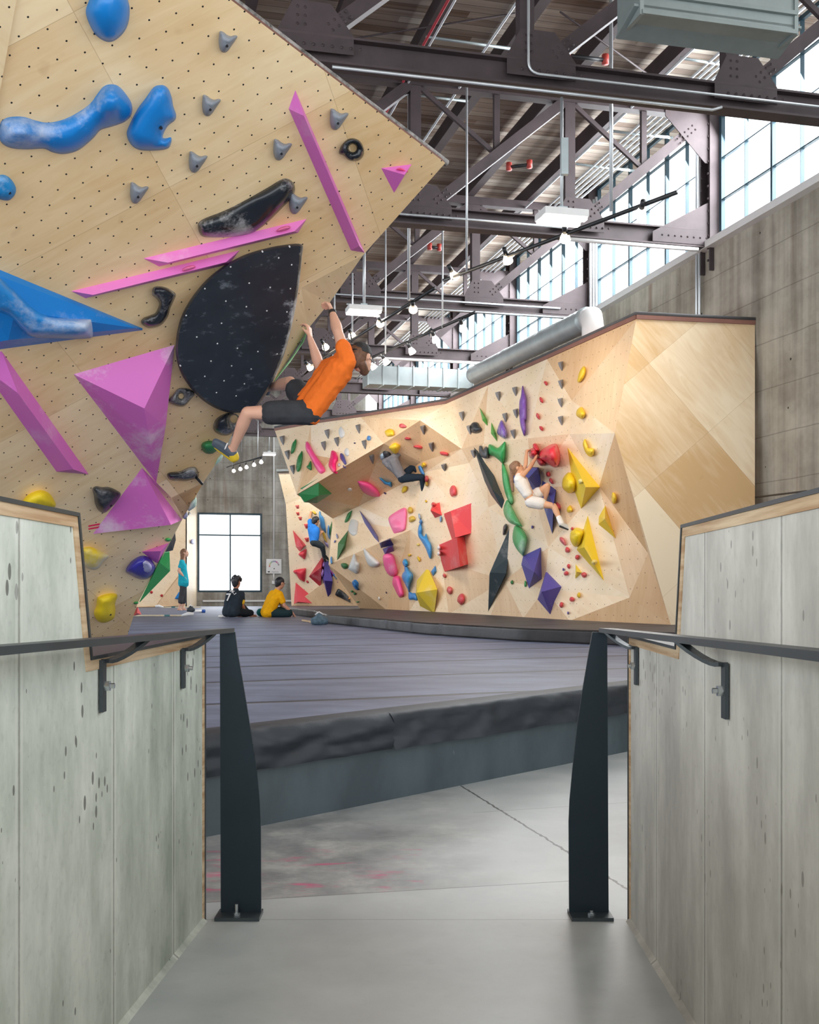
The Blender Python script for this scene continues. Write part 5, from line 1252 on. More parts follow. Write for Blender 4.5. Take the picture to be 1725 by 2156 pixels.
shp(B_, [(638, 1265), (680, 1280), (715, 1330), (724, 1380), (700, 1480), (690, 1482), (645, 1430), (620, 1370), (622, 1310)], .12, 8, '57ad6c', 'lowest green drop-shaped hold in the green chain', chalk=.4)
shp(B_, [(375, 690), (395, 685), (405, 715), (425, 690), (442, 720), (440, 775), (400, 770), (378, 745)], .10, 5, '4d5257', 'grey-black double-lobed hold at the tip of the dark kite', chalk=.3)
shp(B_, [(812, 735), (850, 700), (925, 668), (955, 710), (966, 780), (950, 830), (920, 842), (880, 820), (825, 790), (810, 765)], .42, 15, 'de3a48', 'huge glossy red bell-shaped hold beside the climbing woman\'s hands', chalk=.02, rough=.3)
shp(B_, [(735, 730), (750, 705), (785, 700), (805, 730), (795, 770), (765, 780), (740, 765)], .28, 11, 'd63c48', 'round red hold gripped by the climbing woman\'s left hand', chalk=.05, rough=.3)
shp(B_, [(766, 675), (785, 667), (805, 690), (815, 720), (790, 730), (770, 705)], .20, 6, 'd63c48', 'small red lobe above the climbing woman\'s hands', chalk=.05)
shp(B_, [(792, 780), (830, 775), (860, 810), (835, 832), (810, 820)], .22, 8, 'b8323e', 'red lobe below the climbing woman\'s right hand', chalk=.05)
shp(B_, [(1128, 670), (1145, 634), (1165, 680), (1175, 700), (1210, 705), (1212, 745), (1190, 766), (1160, 750), (1140, 715)], .10, 6, 'e0c030', 'yellow crescent hold above the big yellow pyramid', chalk=.4)
# recess holds
def cube(fr, x, y, s, label, which='C', col='cc3a44', hh=.10):
    pyr(which, fr, [(x-s, y-s*.8), (x+s, y-s), (x+s*1.1, y+s*.8), (x-s*.2, y+s)], (x, y-s*.3, hh), col, label, cat='climbing hold', name='climbing_hold', group='red holds in the bright recess')
cube(G_, 232, 155, 36, 'top one of three small red cube holds in the bright recess'); cube(G_, 240, 285, 32, 'middle one of three small red cube holds in the bright recess'); cube(G_, 285, 375, 34, 'lowest of three small red cube holds in the bright recess')
cube(G_, 405, 520, 48, 'square red hold beside the blue shirted climber\'s shoulder', hh=.12); cube(G_, 410, 775, 42, 'red hold behind the blue shirted climber\'s back', hh=.12)
gC = 'holds in the bright recess'
vol('C', G_, [(152, 600, 0), (398, 880, 0), (275, 1000, 0), (210, 915, 0), (345, 905, .3)], [(0, 1, 4), (1, 2, 4), (2, 3, 4), (3, 0, 4)], 'd8424e', 'tall red kite volume in the bright recess', group=gC)
shp(G_, [(258, 1045), (300, 1005), (395, 953), (412, 990), (400, 1090), (370, 1150), (320, 1110), (270, 1075)], .12, 6, 'd8424e', 'red guitar-pick hold below the tall red kite', which='C', group=gC)
shp(G_, [(160, 1370), (200, 1345), (370, 1318), (400, 1340), (390, 1480), (375, 1570), (330, 1560), (270, 1520), (220, 1440), (170, 1400)], .16, 9, 'cc2f42', 'large red heart-shaped hold in the bright recess', which='C', group=gC)
shp(G_, [(402, 1560), (430, 1545), (458, 1590), (420, 1595)], .05, 3, 'b83440', 'small dark red hold right of the heart-shaped one', which='C', group=gC)
pyr('C', G_, [(445, 1480), (705, 1105), (735, 1180), (705, 1540), (680, 1700)], (690, 1300, .35), 'a82438', 'large dark red kite volume at the blue shirted climber\'s feet', group=gC)
vol('C', G_, [(205, 1590, 0), (680, 1995, 0), (165, 1990, 0), (250, 1950, .25)], [(0, 1, 3), (1, 2, 3), (0, 3, 2)], 'dd4a55', 'red triangular volume standing on the mat in the recess', group=gC)
shp(G_, [(515, 240), (545, 225), (595, 270), (590, 300), (560, 300), (525, 270)], .10, 5, Y1, 'yellow hold in the blue shirted climber\'s raised hand', which='C', group=gC)
shp(G_, [(645, 255), (668, 235), (690, 310), (725, 340), (755, 430), (780, 650), (745, 620), (680, 540), (660, 430), (642, 340)], .16, 6, '4e90c4', 'long blue pod hold right of the blue shirted climber\'s head', which='C', group=gC, chalk=.4)
shp(G_, [(705, 625), (740, 640), (770, 700), (800, 820), (775, 820), (745, 760), (715, 690)], .08, 3, 'e6b62e', 'yellow runner hold at the blue shirted climber\'s lower hand', which='C', group=gC)
shp(G_, [(815, 520), (835, 510), (850, 600), (855, 760), (825, 740), (800, 660)], .1, 3, '5c8ec0', 'blue hold in the corner of the bright recess', which='C', group=gC)
shp(G_, [(745, 780), (775, 820), (820, 850), (825, 930), (800, 910), (760, 860)], .08, 3, '9a8cb8', 'faded violet hold below the yellow runner hold', which='C', group=gC)
pyr('R', G_, [(888, 420), (893, 560), (845, 760), (850, 560)], (872, 600, .12), '2f7a45', 'thin green volume in the corner of the recess', group=gC)
vol('C', G_, [(740, 1150, 0), (825, 1190, 0), (905, 1600, 0), (845, 1990, 0), (700, 1500, 0), (745, 1550, .4), (900, 1560, .25)], [(0, 1, 6, 5), (1, 2, 6), (2, 3, 6), (3, 5, 6), (3, 4, 5), (4, 0, 5)], '4d3f90', 'tall violet spike volume standing on the mat in the recess corner', group=gC)
rb(G_, 730, 1255, 30, 55, 0, '9a6fb8', 'upper lilac ball hold on the violet spike', .3, which='C', group=gC)
rb(G_, 715, 1410, 42, 82, 0, '9a6fb8', 'lower lilac ball hold on the violet spike', .34, which='C', group=gC)
vol('C', G_, [(825, 1310, 0), (1010, 1500, 0), (1185, 1785, 0), (1000, 1680, 0), (860, 1560, 0), (1000, 1580, .1)], [(0, 1, 5), (1, 2, 5), (2, 3, 5), (3, 4, 5), (4, 0, 5)], '9c3f98', 'magenta spear volume right of the violet spike', group=gC)
shp(G_, [(905, 1430), (930, 1425), (1010, 1540), (985, 1530), (930, 1480)], .2, 3, '2a86c0', 'blue sliver hold above the magenta spear', which='C', group=gC)
shp(G_, [(935, 1800), (1000, 1690), (1080, 1720), (1180, 1800), (1240, 1880), (1260, 1990), (1180, 1960), (1060, 1900), (960, 1850)], .16, 6, '23282c', 'black bean-shaped hold at the foot of the recess corner', which='C', group=gC)
rb(G_, 1218, 1893, 24, 26, 0, 'e8962e', 'small orange hold beside the black bean-shaped hold', .2, which='C', group=gC)
# volumes on the faceted wall
gV = 'painted plywood volumes on the faceted wall'
vol('R', A_, [(297, 775, 0), (480, 672, 0), (600, 773, 0), (460, 860, 0), (345, 852, 0), (478, 790, .22), (352, 850, .18)], [(0, 1, 5, 6), (1, 2, 5), (2, 3, 5), (3, 4, 6, 5), (4, 0, 6)], '24793f', 'dark green prism volume hanging from the lower edge of the overhang', group=gV)
pyr('R', A_, [(748, 1105), (722, 1260), (646, 1380), (655, 1225)], (712, 1235, .2), '1e6c36', 'dark green kite volume left of the pale grey oval plate', group=gV)
vol('R', A_, [(820, 925, 0), (852, 898, 0), (1022, 1165, 0), (1026, 1218, 0), (985, 1175, 0), (1008, 1165, .12), (842, 915, .12)], [(0, 1, 6), (1, 2, 5, 6), (2, 3, 5), (3, 4, 5), (4, 0, 6, 5)], '4d4a94', 'long violet bar volume below the overhang', group=gV, name='bar_volume')
vol('R', A_, [(1030, 1222, 0), (1130, 1178, 0), (1162, 1240, 0), (1045, 1268, 0), (1050, 1215, .2), (1128, 1190, .2)], [(0, 1, 5, 4), (1, 2, 5), (2, 3, 4, 5), (3, 0, 4)], '40386f', 'upper of two dark purple blocks under the violet bar', group=gV)
vol('R', A_, [(1060, 1275, 0), (1150, 1240, 0), (1165, 1295, 0), (1080, 1325, 0), (1110, 1268, .2), (1145, 1255, .2)], [(0, 1, 5, 4), (1, 2, 5), (2, 3, 4, 5), (3, 0, 4)], '5a4a90', 'lower of two dark purple blocks under the violet bar', group=gV)
vol('R', A_, [(1468, 1435, 0), (1560, 1640, 0), (1530, 1860, 0), (1400, 1795, 0), (1360, 1680, 0), (1372, 1545, 0), (1372, 1672, .35), (1556, 1642, .15)], [(0, 1, 7), (0, 7, 6), (5, 0, 6), (4, 5, 6), (1, 2, 7), (7, 2, 6), (2, 3, 6), (3, 4, 6)], 'e2c33c', 'large yellow diamond volume standing near the base', group=gV)
pyr('R', A_, [(1540, 1425), (1552, 1480), (1520, 1527), (1500, 1480)], (1528, 1480, .08), '3a86c6', 'small blue kite volume touching the yellow diamond', group=gV)
ob, PL = vol('R', A_, [(1578, 852, 0), (1595, 968, 0), (1535, 993, 0), (1494, 928, 0), (1510, 880, 0), (1500, 925, .2)], [(0, 1, 5), (1, 2, 5), (2, 3, 5), (3, 4, 5), (4, 0, 5)], 'e0474a', 'small red diamond volume left of the double red volume', group=gV)
bm = dome_bm(PL, [A_(p) for p in el(1522, 872, 20, 22)], .22, 4); skirt(bm, PL.n, .2); finish('red_grip', bm, hold('d8424a'), ob, smooth=True)
vol('R', B_, [(115, 1180, 0), (318, 1102, 0), (322, 1318, 0), (180, 1368, 0), (170, 1158, .25), (205, 1352, .28)], [(0, 4, 5, 3), (4, 1, 2, 5), (0, 1, 4), (2, 3, 5)], 'd83c42', 'upper square of the double red volume', group=gV)
ob, PL = vol('R', B_, [(65, 1412, 0), (205, 1352, .05), (272, 1342, 0), (297, 1545, 0), (125, 1600, 0), (215, 1352, .28), (240, 1562, .28)], [(0, 1, 5), (0, 5, 6, 4), (1, 2, 5), (2, 3, 6, 5), (3, 4, 6)], 'd83c42', 'lower square of the double red volume', group=gV)
for y in (1425, 1467):
    bm = dome_bm(PL, [B_(p) for p in el(85, y, 14, 17)], .28, 3); skirt(bm, PL.n, .2); finish('chalky_grip', bm, hold('e6dedd'), ob, smooth=True)
vol('R', B_, [(335, 692, 0), (485, 900, 0), (562, 1085, 0), (550, 1158, 0), (462, 1040, 0), (415, 940, 0), (470, 1000, .2)], [(i, (i+1) % 6, 6) for i in range(6)], '323e44', 'upper long dark slate kite volume', group=gV)
vol('R', B_, [(610, 1252, 0), (588, 1500, 0), (572, 1622, 0), (442, 1885, 0), (450, 1620, 0), (500, 1500, 0), (572, 1610, .1), (455, 1605, .22)], [(0, 1, 6, 7), (5, 0, 7), (1, 2, 6), (2, 3, 6), (3, 7, 6), (3, 4, 7), (4, 5, 7)], '323e44', 'lower long dark slate kite volume reaching towards the mat', group=gV)
pyr('R', B_, [(380, 408), (432, 490), (440, 545), (400, 500)], (415, 480, .10), '4ba83c', 'first green kite volume, the higher one', group=gV)
pyr('R', B_, [(465, 515), (500, 590), (507, 655), (462, 595)], (482, 590, .10), '4ba83c', 'second green kite volume, the lower one', group=gV)
vol('R', B_, [(825, 1420, 0), (832, 1650, 0), (738, 1720, 0), (682, 1545, 0), (695, 1480, 0), (775, 1600, .25)], [(i, (i+1) % 5, 5) for i in range(5)], '534c9c', 'upper violet kite volume low on the right', group=gV)
vol('R', B_, [(860, 1602, 0), (957, 1710, 0), (893, 1910, 0), (800, 1800, 0), (830, 1745, .25)], [(0, 1, 4), (1, 2, 4), (2, 3, 4), (3, 0, 4)], '5a4f9c', 'lower violet kite volume low on the right', group=gV)
vol('R', B_, [(590, 900, 0), (720, 835, 0), (805, 842, 0), (828, 960, 0), (800, 1008, 0), (700, 1000, 0), (640, 985, 0), (735, 920, .3), (798, 850, .25)], [(0, 1, 8, 7), (1, 2, 8), (2, 3, 8), (3, 4, 7, 8), (4, 5, 7), (5, 6, 7), (6, 0, 7)], '4b4fa0', 'big violet-blue block volume behind the climbing woman', group=gV)
vol('R', B_, [(830, 925, 0), (935, 1005, 0), (930, 1110, 0), (908, 1325, 0), (850, 1145, 0), (828, 1060, 0), (915, 1110, .2)], [(i, (i+1) % 6, 6) for i in range(6)], '3f4690', 'long dark blue spike volume below the block, beside the climbing woman\'s legs', group=gV)
vol('R', B_, [(1017, 697, 0), (1255, 985, 0), (1110, 1172, 0), (1058, 985, 0), (1150, 985, .3)], [(0, 1, 4), (1, 2, 4), (2, 3, 4), (3, 0, 4)], 'e2c42a', 'big yellow pyramid volume right of the climbing woman', group=gV)
rb(B_, 1030, 950, 50, 78, -.1, 'e8c820', 'yellow half-ball hold tucked behind the big yellow pyramid', .2, group=gV)
rb(B_, 1113, 942, 24, 28, 0, 'e8dc8a', 'chalky yellow knob screwed onto the big yellow pyramid', .36, group=gV)
vol('R', B_, [(1165, 1190, 0), (1283, 1665, 0), (1085, 1440, 0), (1110, 1370, 0), (1140, 1420, .2)], [(0, 1, 4), (1, 2, 4), (2, 3, 4), (3, 0, 4)], 'e2c42a', 'tall yellow spear volume at lower right', group=gV)
rb(B_, 1085, 1345, 52, 72, .3, 'e8c820', 'yellow half-ball hold at the left of the tall yellow spear', .2, group=gV)
rb(B_, 1213, 1530, 22, 24, 0, 'e4c63c', 'small yellow knob low on the tall yellow spear', .26, group=gV)
vol('R', B_, [(1292, 1118, 0), (1368, 1358, 0), (1243, 1255, 0), (1246, 1200, 0), (1290, 1215, .2)], [(0, 1, 4), (1, 2, 4), (2, 3, 4), (3, 0, 4)], 'e0be2a', 'medium yellow shard volume at the far right', group=gV)
vol('R', B_, [(1077, 1545, 0), (1122, 1605, 0), (1075, 1650, 0), (1085, 1600, .1)], [(0, 1, 3), (1, 2, 3), (2, 0, 3)], 'e6cc20', 'tiny yellow triangular volume between two red holds', group=gV)
# far left pale wall
gF = 'holds on the pale far left wall'
rb(I_, 319, 1247, 3, 3, 0, 'b5222c', 'left of two small round red holds on the pale far wall', .05, which='F', group=gF)
rb(I_, 340.5, 1254, 3, 3, 0, 'b5222c', 'right of two small round red holds on the pale far wall', .05, which='F', group=gF)
pyr('F', I_, [(376, 1236), (361, 1262), (392, 1272), (391, 1250)], (378, 1258, .2), '1a78c0', 'blue pyramid volume behind the standing person\'s knees', group=gF)
rb(I_, 405.5, 1140.5, 4.5, 5.5, 0, '8d8fc0', 'small lilac hold beside the tall window', .08, which='F', group=gF)
rb(I_, 399, 1081, 2.5, 4, 0, '9a9a9a', 'tiny grey hold high on the pale far wall', .06, which='F', group=gF)
# ================================================================ people
DG = bpy.context.evaluated_depsgraph_get
def cap_(bm, p0, r0, p1, r1, seg=10):
    p0, p1 = V(p0), V(p1); new = []
    for p, r in ((p0, r0), (p1, r1)):
        for i in range(7):
            th = math.pi*i/6
            for j in range(seg if 0 < i < 6 else 1):
                ph = 2*math.pi*j/seg
                new.append(bm.verts.new(p+V((math.sin(th)*math.cos(ph), math.sin(th)*math.sin(ph), math.cos(th)))*r))
    r = bmesh.ops.convex_hull(bm, input=new)
    junk = [v for v in r['geom_interior'] if isinstance(v, bmesh.types.BMVert)]
    bmesh.ops.delete(bm, geom=junk, context='VERTS')
def skinned(name, caps, vox, mat, parent, smooth_it=3, wr=0.0, cut=()):
    """fuse tapered limbs into ONE continuous surface"""
    bm = bmesh.new()
    for c in caps: cap_(bm, *c)
    me = bpy.data.meshes.new('tmp'); bm.to_mesh(me); bm.free()
    o = bpy.data.objects.new('tmp', me); COL.objects.link(o)
    md = o.modifiers.new('r', 'REMESH'); md.mode = 'VOXEL'; md.voxel_size = vox
    dg = bpy.context.evaluated_depsgraph_get(); dg.update()
    m2 = bpy.data.meshes.new_from_object(o.evaluated_get(dg)); bpy.data.objects.remove(o)
    bm = bmesh.new(); bm.from_mesh(m2); bpy.data.meshes.remove(m2)
    for _ in range(smooth_it): bmesh.ops.smooth_vert(bm, verts=bm.verts, factor=.5, use_axis_x=True, use_axis_y=True, use_axis_z=True)
    if wr:
        bm.normal_update()
        for v in bm.verts: v.co += v.normal*(wr*(.35+mnoise.noise(V((v.co.x*10+v.co.z*8, v.co.y*6, v.co.z*3-v.co.x*3))))+wr*.4*mnoise.noise(v.co*22))
    for p, n in cut:
        bmesh.ops.bisect_plane(bm, geom=bm.verts[:]+bm.edges[:]+bm.faces[:], plane_co=p, plane_no=n, clear_outer=True)
    return finish(name, bm, mat, parent, smooth=True)
def lerp(a, b, t): return a+(b-a)*t
def hand(caps, wr, ha, curl, s, th=None):
    """palm plus five separate bent fingers; curl = direction the fingers close"""
    d = (ha-wr).normalized(); curl = V(curl); curl = (curl-d*curl.dot(d)).normalized(); side = d.cross(curl).normalized()
    L = .085*s; k = wr+d*L
    for i, o in enumerate((-.028, -.009, .010, .028)): caps.append((wr+side*o*.6*s, .017*s, k+side*o*s, .013*s))
    for i, (o, ln) in enumerate(((-.030, .062), (-.010, .075), (.011, .080), (.031, .070))):
        a = k+side*o*s; b = a+(d*.8+curl*.5).normalized()*ln*.5*s; c = b+(d*.25+curl).normalized()*ln*.42*s; e = c+(curl-d*.3).normalized()*ln*.25*s
        caps += [(a, .0105*s, b, .0095*s), (b, .0095*s, c, .0085*s), (c, .0085*s, e, .0075*s)]
    t0 = wr+d*.03*s+side*.03*s; t1 = t0+(side*.7+d*.6+curl*.3).normalized()*.04*s; t2 = t1+(d*.7+curl*.6).normalized()*.03*s
    caps += [(t0, .015*s, t1, .012*s), (t1, .012*s, t2, .010*s)]
skinm = {}
def skin(h):
    if h not in skinm: skinm[h] = mplain('skin_'+h, h, .5, 0, .06, 5)
    return skinm[h]
def cloth(name, h, var=.1): return mplain(name, h, .85, 0, var, 9, .2)
def person(label, J, s, skinc, face, up, vox=.012, shirt=None, bottom=None, blen=1.0, sleeve=.55, shoes=None, hair=None, curls=(None, None), midriff=0.0, tank=False, hairlen=0.0, cap=None, arm=1.0, loose=1.0, curly=False, longhair=False, ponytail=None, bare_foot=None):
    W = {k: P(px, py, Y) for k, (px, py, Y) in J.items()}
    t = thing('person', (W['pe'].x, W['pe'].y, min(p.z for p in W.values())), label, 'person')
    f = V(face).normalized(); u = V(up); u = (u-f*u.dot(f)).normalized(); r = f.cross(u)
    hd = W['he']; c = []
    # head with brow, nose, jaw, ears
    c += [(hd+u*.028*s, .088*s, hd+u*.030*s-f*.018*s, .092*s), (hd-u*.03*s+f*.03*s, .068*s, hd-u*.085*s+f*.055*s, .036*s), (hd+f*.045*s+u*.015*s, .060*s, hd+f*.05*s-u*.03*s, .055*s)]
    c += [(hd+f*.100*s+u*.004*s, .010*s, hd+f*.112*s-u*.022*s, .015*s), (hd+f*.085*s-u*.058*s, .016*s, hd+f*.087*s-u*.066*s, .016*s)]
    for sd in (-1, 1): c += [(hd+r*sd*.086*s+u*.015*s, .014*s, hd+r*sd*.088*s-u*.02*s-f*.005*s, .012*s), (hd+f*.082*s+r*sd*.032*s+u*.038*s, .012*s, hd+f*.078*s+r*sd*.045*s+u*.034*s, .010*s)]
    c.append((hd-u*.06*s-f*.01*s, .055*s, W['ne'], .058*s))
    sc_ = (W['sl']+W['sr'])/2; hc = (W['hl']+W['hr'])/2
    for a, b in (('sl', 'hl'), ('sr', 'hr')):
        c += [(lerp(W[a], sc_, .12), .062*s, lerp(W[b], hc, .1), .088*s)]
        m1 = lerp(W[a], W[b], .28); c.append((lerp(m1, sc_, .25), .098*s, lerp(W[b], hc, .3)+ (m1-W[b])*.45, .075*s))
    c += [(W['sl'], .056*s, W['sr'], .056*s), (W['ne'], .055*s, lerp(sc_, hc, .15), .085*s), (W['hl'], .092*s, W['hr'], .092*s), (lerp(sc_, hc, .25), .10*s, hc, .095*s)]
    for q in 'lr':
        S, E_, Wr, Ha = W['s'+q], W['e'+q], W['w'+q], W['a'+q]
        A = s*arm; c += [(S, .055*A, lerp(S, E_, .45), .046*A), (lerp(S, E_, .45), .046*A, E_, .036*A), (E_, .038*A, lerp(E_, Wr, .3), .041*A), (lerp(E_, Wr, .3), .041*A, Wr, .026*s)]
        hand(c, Wr, Ha, curls[0 if q == 'l' else 1] or f, s)
        Hp, Kn, An, To = W['h'+q], W['k'+q], W['n'+q], W['t'+q]
        c += [(Hp, .088*s, lerp(Hp, Kn, .5), .070*s), (lerp(Hp, Kn, .5), .070*s, Kn, .052*s), (Kn, .053*s, lerp(Kn, An, .3), .056*s), (lerp(Kn, An, .3), .056*s, lerp(Kn, An, .8), .036*s), (lerp(Kn, An, .8), .036*s, An, .034*s)]
        dn = (An-Kn).normalized(); ft = (To-An)
        heel = An+dn*.045*s-ft.normalized()*.035*s
        c += [(An, .034*s, heel, .030*s), (heel, .030*s, To+dn*.02*s, .024*s), (An, .032*s, To, .026*s)]
        W['heel'+q] = heel; W['dn'+q] = dn
    skinned('body', c, vox, skin(skinc), t)
    # face details
    for sd in (-1, 1):
        bm = bmesh.new(); cap_(bm, hd+f*.092*s+r*sd*.034*s+u*.018*s, .008*s, hd+f*.092*s+r*sd*.044*s+u*.018*s, .008*s, 8); finish('eye', bm, M['eye'], t, smooth=True)
    bm = bmesh.new(); tube(bm, [hd+f*.103*s+r*sd*.022*s*k-u*(.060-.004*abs(k))*s-f*.008*abs(k)*s for sd in (1,) for k in (-1, 0, 1)], .005*s, 6); finish('lips', bm, M['lips'], t, smooth=True)
    cl = []
    if shirt:
        lo = 1-midriff; k = loose
        sh = []
        for a, b in (('sl', 'hl'), ('sr', 'hr')):
            e = lerp(W[a], lerp(W[b], hc, .05), lo); sh += [(lerp(W[a], sc_, .1), .078*s, e, .098*s*k), (lerp(lerp(W[a], W[b], .25), sc_, .25), .112*s, e, .094*s*k)]
        sh += [(W['sl'], .068*s, W['sr'], .068*s), (W['ne']-(W['ne']-sc_)*.35, .062*s, sc_, .09*s), (lerp(sc_, hc, .25), .115*s, lerp(sc_, hc, lo), .108*s*k), (lerp(W['sl'], W['hl'], lo), .098*s*k, lerp(W['sr'], W['hr'], lo), .098*s*k)]
        cuts = []
        if not tank:
            for q in 'lr':
                S, E_ = W['s'+q], W['e'+q]; sh.append((S, .070*s, lerp(S, E_, sleeve), .060*s))
        o = skinned('shirt', sh, vox, shirt, t, 2, .006*s *2 if s else 0)
    if bottom:
        bt = [(W['hl'], .108*s*(1.12 if loose > 1.3 else 1), W['hr'], .108*s*(1.12 if loose > 1.3 else 1)), (lerp(hc, sc_, .12), .102*s, hc, .11*s)]
        for q in 'lr':
            Hp, Kn, An = W['h'+q], W['k'+q], W['n'+q]
            if blen <= 1: bt.append((Hp, .105*s, lerp(Hp, Kn, blen), (.105-.025*blen)*s*1.08))
            else:
                bt += [(Hp, .105*s, lerp(Hp, Kn, .5), .085*s), (lerp(Hp, Kn, .5), .088*s, Kn, (.084 if loose > 1.3 else .066)*s), (Kn, (.085 if loose > 1.3 else .067)*s, lerp(Kn, An, blen-1), (.080 if loose > 1.3 else .054)*s)]
        skinned('shorts' if blen <= 1.6 else 'trousers', bt, vox, bottom, t, 2, .005*s)
    if shoes:
        for q in 'lr':
            if bare_foot == q: continue
            An, To = W['n'+q], W['t'+q]; hl_, dn = W['heel'+q], W['dn'+q]
            tp = To+(To-An).normalized()*.02*s; so = [(lerp(An, To, .5), .034*s, tp, .031*s), (hl_, .038*s, tp+dn*.02*s, .030*s), (lerp(An, hl_, .45), .042*s, lerp(An, To, .7), .034*s), (hl_, .038*s, lerp(An, hl_, .3), .040*s)]
            sh = skinned('shoe', so, vox*.8, shoes[0], t, 2)
            if len(shoes) > 1:
                sd = dn; so2 = [(hl_+sd*.014*s, .036*s, To+sd*.035*s, .026*s)]
                skinned('sole', so2, vox*.8, shoes[1], sh, 1)
    if hair:
        hh = [(hd+u*.042*s-f*.012*s, .094*s, hd+u*.02*s-f*.040*s, .090*s), (hd-u*.02*s-f*.05*s, .070*s, hd-u*.05*s-f*.055*s, .052*s)]
        if longhair:
            for a in (-.06, -.03, 0, .03, .06): hh.append((hd+r*a*s-f*.055*s, .055*s, hd+r*a*1.3*s-f*.10*s-u*.26*s, .040*s))
        if curly:
            rn = random.Random(5)
            for _ in range(38):
                v = V((rn.uniform(-1, 1), rn.uniform(-1, 1), rn.uniform(-.1, 1))); v = (r*v.x+f*v.y*.9+u*v.z).normalized(); p = hd+u*.05*s+v*.095*s; hh.append((p, .030*s, p+u*.002, .030*s))
        if ponytail:
            pp = [hd+u*.06*s-f*.085*s]+[P(*q) for q in ponytail]
            for i, (a, b) in enumerate(zip(pp, pp[1:])): hh.append((a, (.040-.004*i)*s, b, (.038-.006*i)*s))
        skinned('hair', hh, vox, hair, t, 1, .006*s)
    if cap:
        cc = [(hd+u*.05*s-f*.01*s, .100*s, hd+u*.035*s-f*.02*s, .101*s)]
        o = skinned('cap', cc, vox, cap, t, 1, 0, [(hd+u*.022*s, -u)])
        bm = bmesh.new(); a = hd+u*.03*s-f*.085*s; vv_ = [a+r*.06*s, a-r*.06*s, a-r*.05*s-f*.055*s-u*.012*s, a+r*.05*s-f*.055*s-u*.012*s]; prism(bm, vv_, u*.006); fixn(bm); finish('cap_peak', bm, cap, o)
    return t, W
M['eye'] = mplain('dark_eye', '2a2422', .2, 0, .02); M['lips'] = mplain('lips', 'a85a52', .5, 0, .05)
M['hairbrown'] = mplain('brown_hair', '6d4a34', .6, 0, .3, 30); M['hairblack'] = mplain('black_hair', '24242a', .5, 0, .3, 30); M['hairlong'] = mplain('light_brown_hair', '8a674e', .6, 0, .3, 30)
# ---- climber in orange, hanging off the right edge of the tall wall
Yb = 9.75
J = dict(pe=(640, 868, Yb), ne=(739, 748, Yb-.08), he=(760, 757, Yb-.06), sl=(705, 768, Yb+.12), sr=(731, 762, Yb-.22),
         el=(673, 772, Yb+.22), wl=(653, 712, Yb+.22), al=(651, 690, Yb+.22), er=(712, 700, Yb-.16), wr=(699, 655, Yb+.02), ar=(692, 632, Yb+.16),
         hl=(646, 850, Yb+.10), hr=(652, 868, Yb-.08), kl=(611, 805, Yb+.42), nl=(562, 818, Yb+1.0), tl=(552, 802, Yb+1.05),
         kr=(521, 869, Yb-.16), nr=(489, 949, Yb+.05), tr=(459, 933, Yb+.02))
orange, W1_ = person('climber in an orange T-shirt, dark shorts and black cap hanging from the wall edge', J, 1.03, 'dba78c', (.60, .74, -.25), (-.25, -.05, .95), vox=.0085, arm=1.18,
       shirt=cloth('orange_jersey', 'f0752a'), bottom=cloth('charcoal_shorts', '3c3d40', .2), blen=.62, sleeve=.50, hair=M['hairbrown'], cap=mplain('black_cap_cloth', '2c2a2a', .8),
       shoes=(mplain('slate_shoe_rubber', '4c5560', .6), mplain('yellow_shoe_heel', 'e0bd2c', .5)), curls=((-.8, .3, .2), (-.9, .4, 0)), loose=1.05, curly=False)
wr_, el_ = W1_['wr'], W1_['er']; d = (el_-wr_).normalized()
bm = bmesh.new(); tube(bm, [wr_+d*.012, wr_+d*.045], .036, 12); fixn(bm); finish('wristwatch', bm, M['blackmetal'], orange)
hl1, an1, dn1, to1 = W1_['heelr'], W1_['nr'], W1_['dnr'], W1_['tr']
skinned('yellow_heel_cuff', [(hl1-(to1-an1).normalized()*.004, .043, lerp(hl1, an1, .5), .044), (hl1, .042, lerp(hl1, to1, .35), .037)], .009, mplain('yellow_shoe_heel2', 'e0bd2c', .5), orange, 2)
bm = bmesh.new(); a_ = lerp(an1, to1, .45); fd = (to1-an1).normalized(); sd_ = fd.cross(dn1).normalized()
tube(bm, [a_+sd_*math.cos(q_)*.041-dn1*math.sin(q_)*.037 for q_ in [k*math.pi/8 for k in range(9)]], .006, 6); fixn(bm); finish('shoe_strap', bm, M['white'], orange, smooth=True)
hd = W1_['he']; f = V((.60, .74, -.25)).normalized(); u_ = V((-.25, -.05, .95)); u_ = (u_-f*u_.dot(f)).normalized()
skinned('beard', [(hd+f*.072-u_*.062, .034, hd+f*.052-u_*.095, .036), (hd+f*.01-u_*.05-V((0, .05, 0)), .045, hd+f*.045-u_*.085, .042)], .009, M['hairbrown'], orange, 1, .006)
bm = bmesh.new(); rr_ = f.cross(V((0, 0, 1))).normalized()
for sd in (-1, 1):
    c_ = hd+f*.112+rr_*sd*.036+V((0, 0, .012)); tube(bm, [c_+rr_*math.cos(a)*.022+V((0, 0, math.sin(a)*.018)) for a in [k*math.pi/5 for k in range(11)]], .003, 6)
    tube(bm, [c_+rr_*sd*.02, c_+rr_*sd*.045-f*.11], .003, 6)
fixn(bm); finish('glasses', bm, M['blackmetal'], orange)
